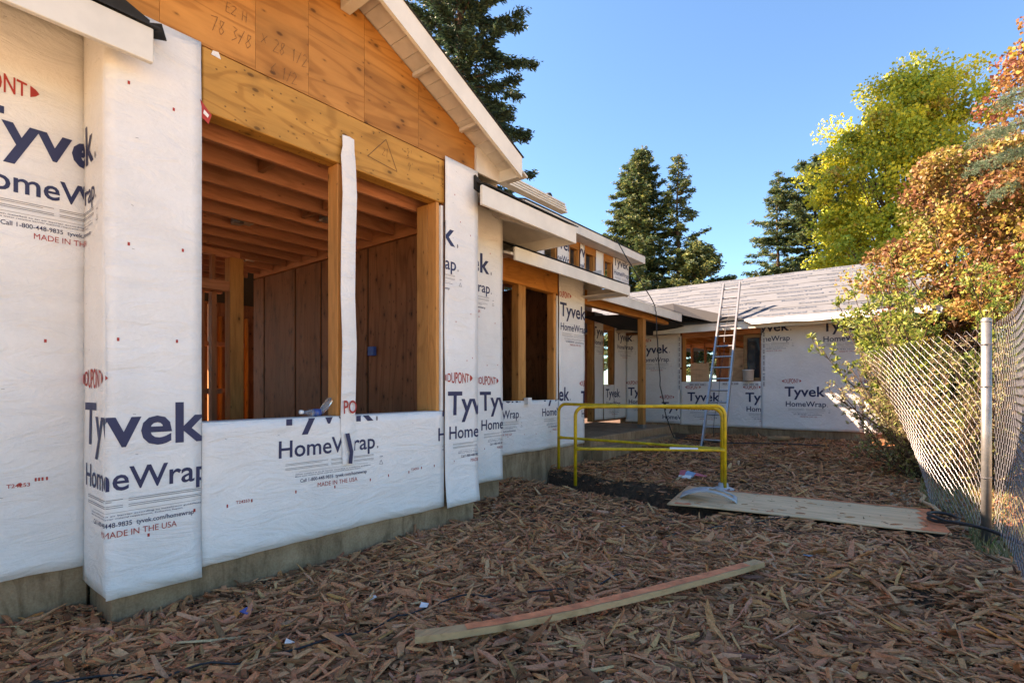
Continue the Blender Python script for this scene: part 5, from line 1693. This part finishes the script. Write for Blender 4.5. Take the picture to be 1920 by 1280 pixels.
# evergreen bush with upright rosettes, behind and through the fence
def bush(name, label, loc, nst, hmin, hmax, spread, lean, lsz, nl, pal, wts, cat="bush"):
    root = thing(name, label, cat, (loc[0], loc[1], gz(loc[0], loc[1])))
    st = MB(); C, D, S = [], [], []
    for k in range(nst):
        a = RNG.uniform(0, 6.28); r = spread * math.sqrt(RNG.random())
        p = Vector((loc[0] + .35 * r * math.cos(a), loc[1] + .35 * r * math.sin(a), 0))
        h = RNG.uniform(hmin, hmax)
        d = Vector((math.cos(a) * r * .55 + lean[0], math.sin(a) * r * .55 + lean[1], h))
        pts = limb_path(p, d, d.length, 7, .10)
        st.tube(pts, [.013 * (1 - i / 8) + .003 for i in range(8)], 5)
        for i in range(1, 8):
            for s_ in range(3 if i < 7 else 1):
                td = Vector(RNG.normal(0, .6, 3)) + Vector((0, 0, .55)) + (pts[i] - pts[i - 1]).normalized() * .8
                L = RNG.uniform(.12, .38) * (1 if i < 7 else .5)
                tw = limb_path(pts[i], td, L, 3, .12)
                st.tube(tw, [.005, .004, .003, .002], 4)
                for q_ in range(1, 4):
                    for _ in range(nl if q_ == 3 else nl // 2):
                        o_ = Vector(RNG.normal(0, 1, 3)); o_ = (o_ - td.normalized() * o_.dot(td.normalized()) * .3).normalized()
                        dd = (o_ + td.normalized() * .8).normalized()
                        C.append((tw[q_] + dd * lsz * .5)[:]); D.append(dd[:])
    C, D = np.array(C), np.array(D); n = len(C)
    adopt(kind(st.build("stems", M['bark'], None, True), "stuff"), root)
    crown_mesh([leaf_quads(C, lsz * RNG.uniform(.65, 1.25, n), .36, palette(pal, wts, n, .25), .7, None, D)], "foliage", root, M['leaf'])
    return root
GRN = [(.19, .25, .045), (.30, .33, .065), (.12, .18, .035), (.40, .38, .12), (.07, .13, .03)]
bx, by = at(1812, 7.8)
bush("bush", "leafy yellow green bush leaning over the loose end of the fence", (bx, by), 64, 1.5, 3.4, 1.6, (-.12, 0), .085, 10, GRN, [3, 3, 3, 1.2, 2])
bx, by = at(1650, 8.4)
bush("bush", "open twiggy bush reaching left in front of the rear wing eave", (bx + .55, by + .1), 9, 2.4, 3.2, .8, (-.65, 0), .10, 9, GRN, [3, 4, 1.5, 2, 1])
bx, by = at(1830, 6.9)
bush("bush", "low green bush behind the fence post", (bx + .15, by + .3), 30, .9, 1.9, 1.2, (0, 0), .085, 9, GRN, [2, 2, 3, 1, 3])
bx, by = at(1960, 7.2)
bush("bush", "dense bush behind the fence at the right edge", (bx + .1, by), 34, 1.0, 2.4, 1.4, (0, 0), .085, 9, ORG[:2] + GRN[:3], [2, 2, 3, 2, 3])
bx, by = at(1790, 11.5)
bush("bush", "tall leafy bush at the right corner of the rear wing", (bx + .2, by), 40, 1.4, 3.2, 1.9, (0, 0), .11, 8, GRN, [3, 2, 3, 1, 3])

bx, by = at(1795, 6.9)
bush("dry_brush", "tangle of dry twigs and pale leaves behind the curled fence end", (bx + .05, by + .25), 120, .6, 2.0, 1.4, (-.05, 0), .060, 6, [(.34, .27, .15), (.38, .35, .17), (.24, .28, .08), (.22, .15, .08)], [3, 2, 2, 1.5], "brush")
# cedar whose blue green boughs reach in from the right
def cedar():
    loc = at(2150, 7.6)
    root = thing("cedar_tree", "blue green cedar boughs reaching in from the right edge above the maple", "tree", (loc[0], loc[1], 0))
    adopt(MB().tube([(loc[0], loc[1], -.2), (loc[0], loc[1], 4), (loc[0] + .1, loc[1], 9)], [.2, .16, .06], 9).build("trunk", M['bark'], None, True), root)
    b = MB(); C, D = [], []
    Lv = Vector((-.7826, -.6225, 0))
    for z, L, dy in ((5.3, 2.6, -.1), (5.75, 2.4, .15), (4.85, 2.7, .0), (6.2, 1.6, .2), (4.5, 2.2, -.3), (6.8, 1.7, .1), (5.0, 1.6, .6)):
        d = Lv + Vector((.3 * dy, -.3 * dy, 0))
        pts = [Vector((loc[0], loc[1], z))]
        for i in range(9):
            pts.append(pts[-1] + (d + Vector((0, 0, .22 - .085 * i))).normalized() * L / 9)
        b.tube(pts, [.04 * (1 - i / 10) + .004 for i in range(10)], 5)
        for i in range(int(L * 260)):
            t = RNG.random() * 8.99; i0 = int(t)
            c = pts[i0].lerp(pts[i0 + 1], t - i0)
            sd = Vector((-d.y, d.x, 0)).normalized() * RNG.normal(0, .07 + .02 * (9 - t))
            c = c + sd + Vector((0, 0, RNG.normal(0, .025) - abs(sd.length) * .15))
            C.append((c + Vector((0, 0, RNG.normal(0, .045))))[:]); D.append((d * .5 + sd * 2 + Vector((0, 0, .6)))[:])
    adopt(kind(b.build("branches", M['bark'], None, True), "stuff"), root)
    C = np.repeat(np.array(C), 8, 0) + RNG.normal(0, .018, (len(C) * 8, 3)); D = np.repeat(np.array(D), 8, 0)
    D = D + RNG.normal(0, .7, D.shape)
    n = len(C)
    crown_mesh([leaf_quads(C, .060 * RNG.uniform(.6, 1.2, n), .12, palette([(.13, .20, .12), (.20, .26, .16), (.08, .13, .085)], [3, 2, 2], n), .5, None, D)], "crown", root, M['needle'])
cedar()

# dry leaf litter under the bushes, behind and around the fence end
n = 5200
lx = RNG.uniform(-.3, 2.6, n); ly = RNG.uniform(5.0, 13.0, n)
k = ~((lx < .3) & (ly < 7.3)); lx, ly = lx[k], ly[k]
lz = ground_h(lx, ly) + .02 + RNG.random(len(lx)) * .02
v, q_, c = leaf_quads(np.stack([lx, ly, lz], -1), RNG.uniform(.03, .09, len(lx)), .6, palette([(.42, .32, .20), (.32, .20, .10), (.50, .42, .30), (.38, .20, .09)], [3, 2, 2, 1], len(lx)), 3.0)
o = npmesh("leaf_litter", v, q_, M['leaf'], c)
kind(o, "stuff")
# dry grass blades there too
n = 2600
lx = RNG.uniform(.0, 1.4, n); ly = RNG.uniform(5.4, 9.5, n)
k = ~((lx < .35) & (ly < 7.3)); lx, ly = lx[k], ly[k]
pp_ = np.stack([lx, ly, ground_h(lx, ly) + .05], -1)
dd = np.tile(np.array([[0, 0, 1.0]]), (len(lx), 1))
v, q_, c = leaf_quads(pp_, RNG.uniform(.10, .24, len(lx)), .045, palette([(.40, .34, .18), (.30, .28, .12), (.22, .25, .08)], [3, 2, 1], len(lx)), 0, None, dd)
o = npmesh("dry_grass", v, q_, M['leaf'], c)
kind(o, "stuff")

for ob in bpy.data.objects:
    if "_rect" in ob: del ob["_rect"]
bpy.data.meshes.remove(STAMP)
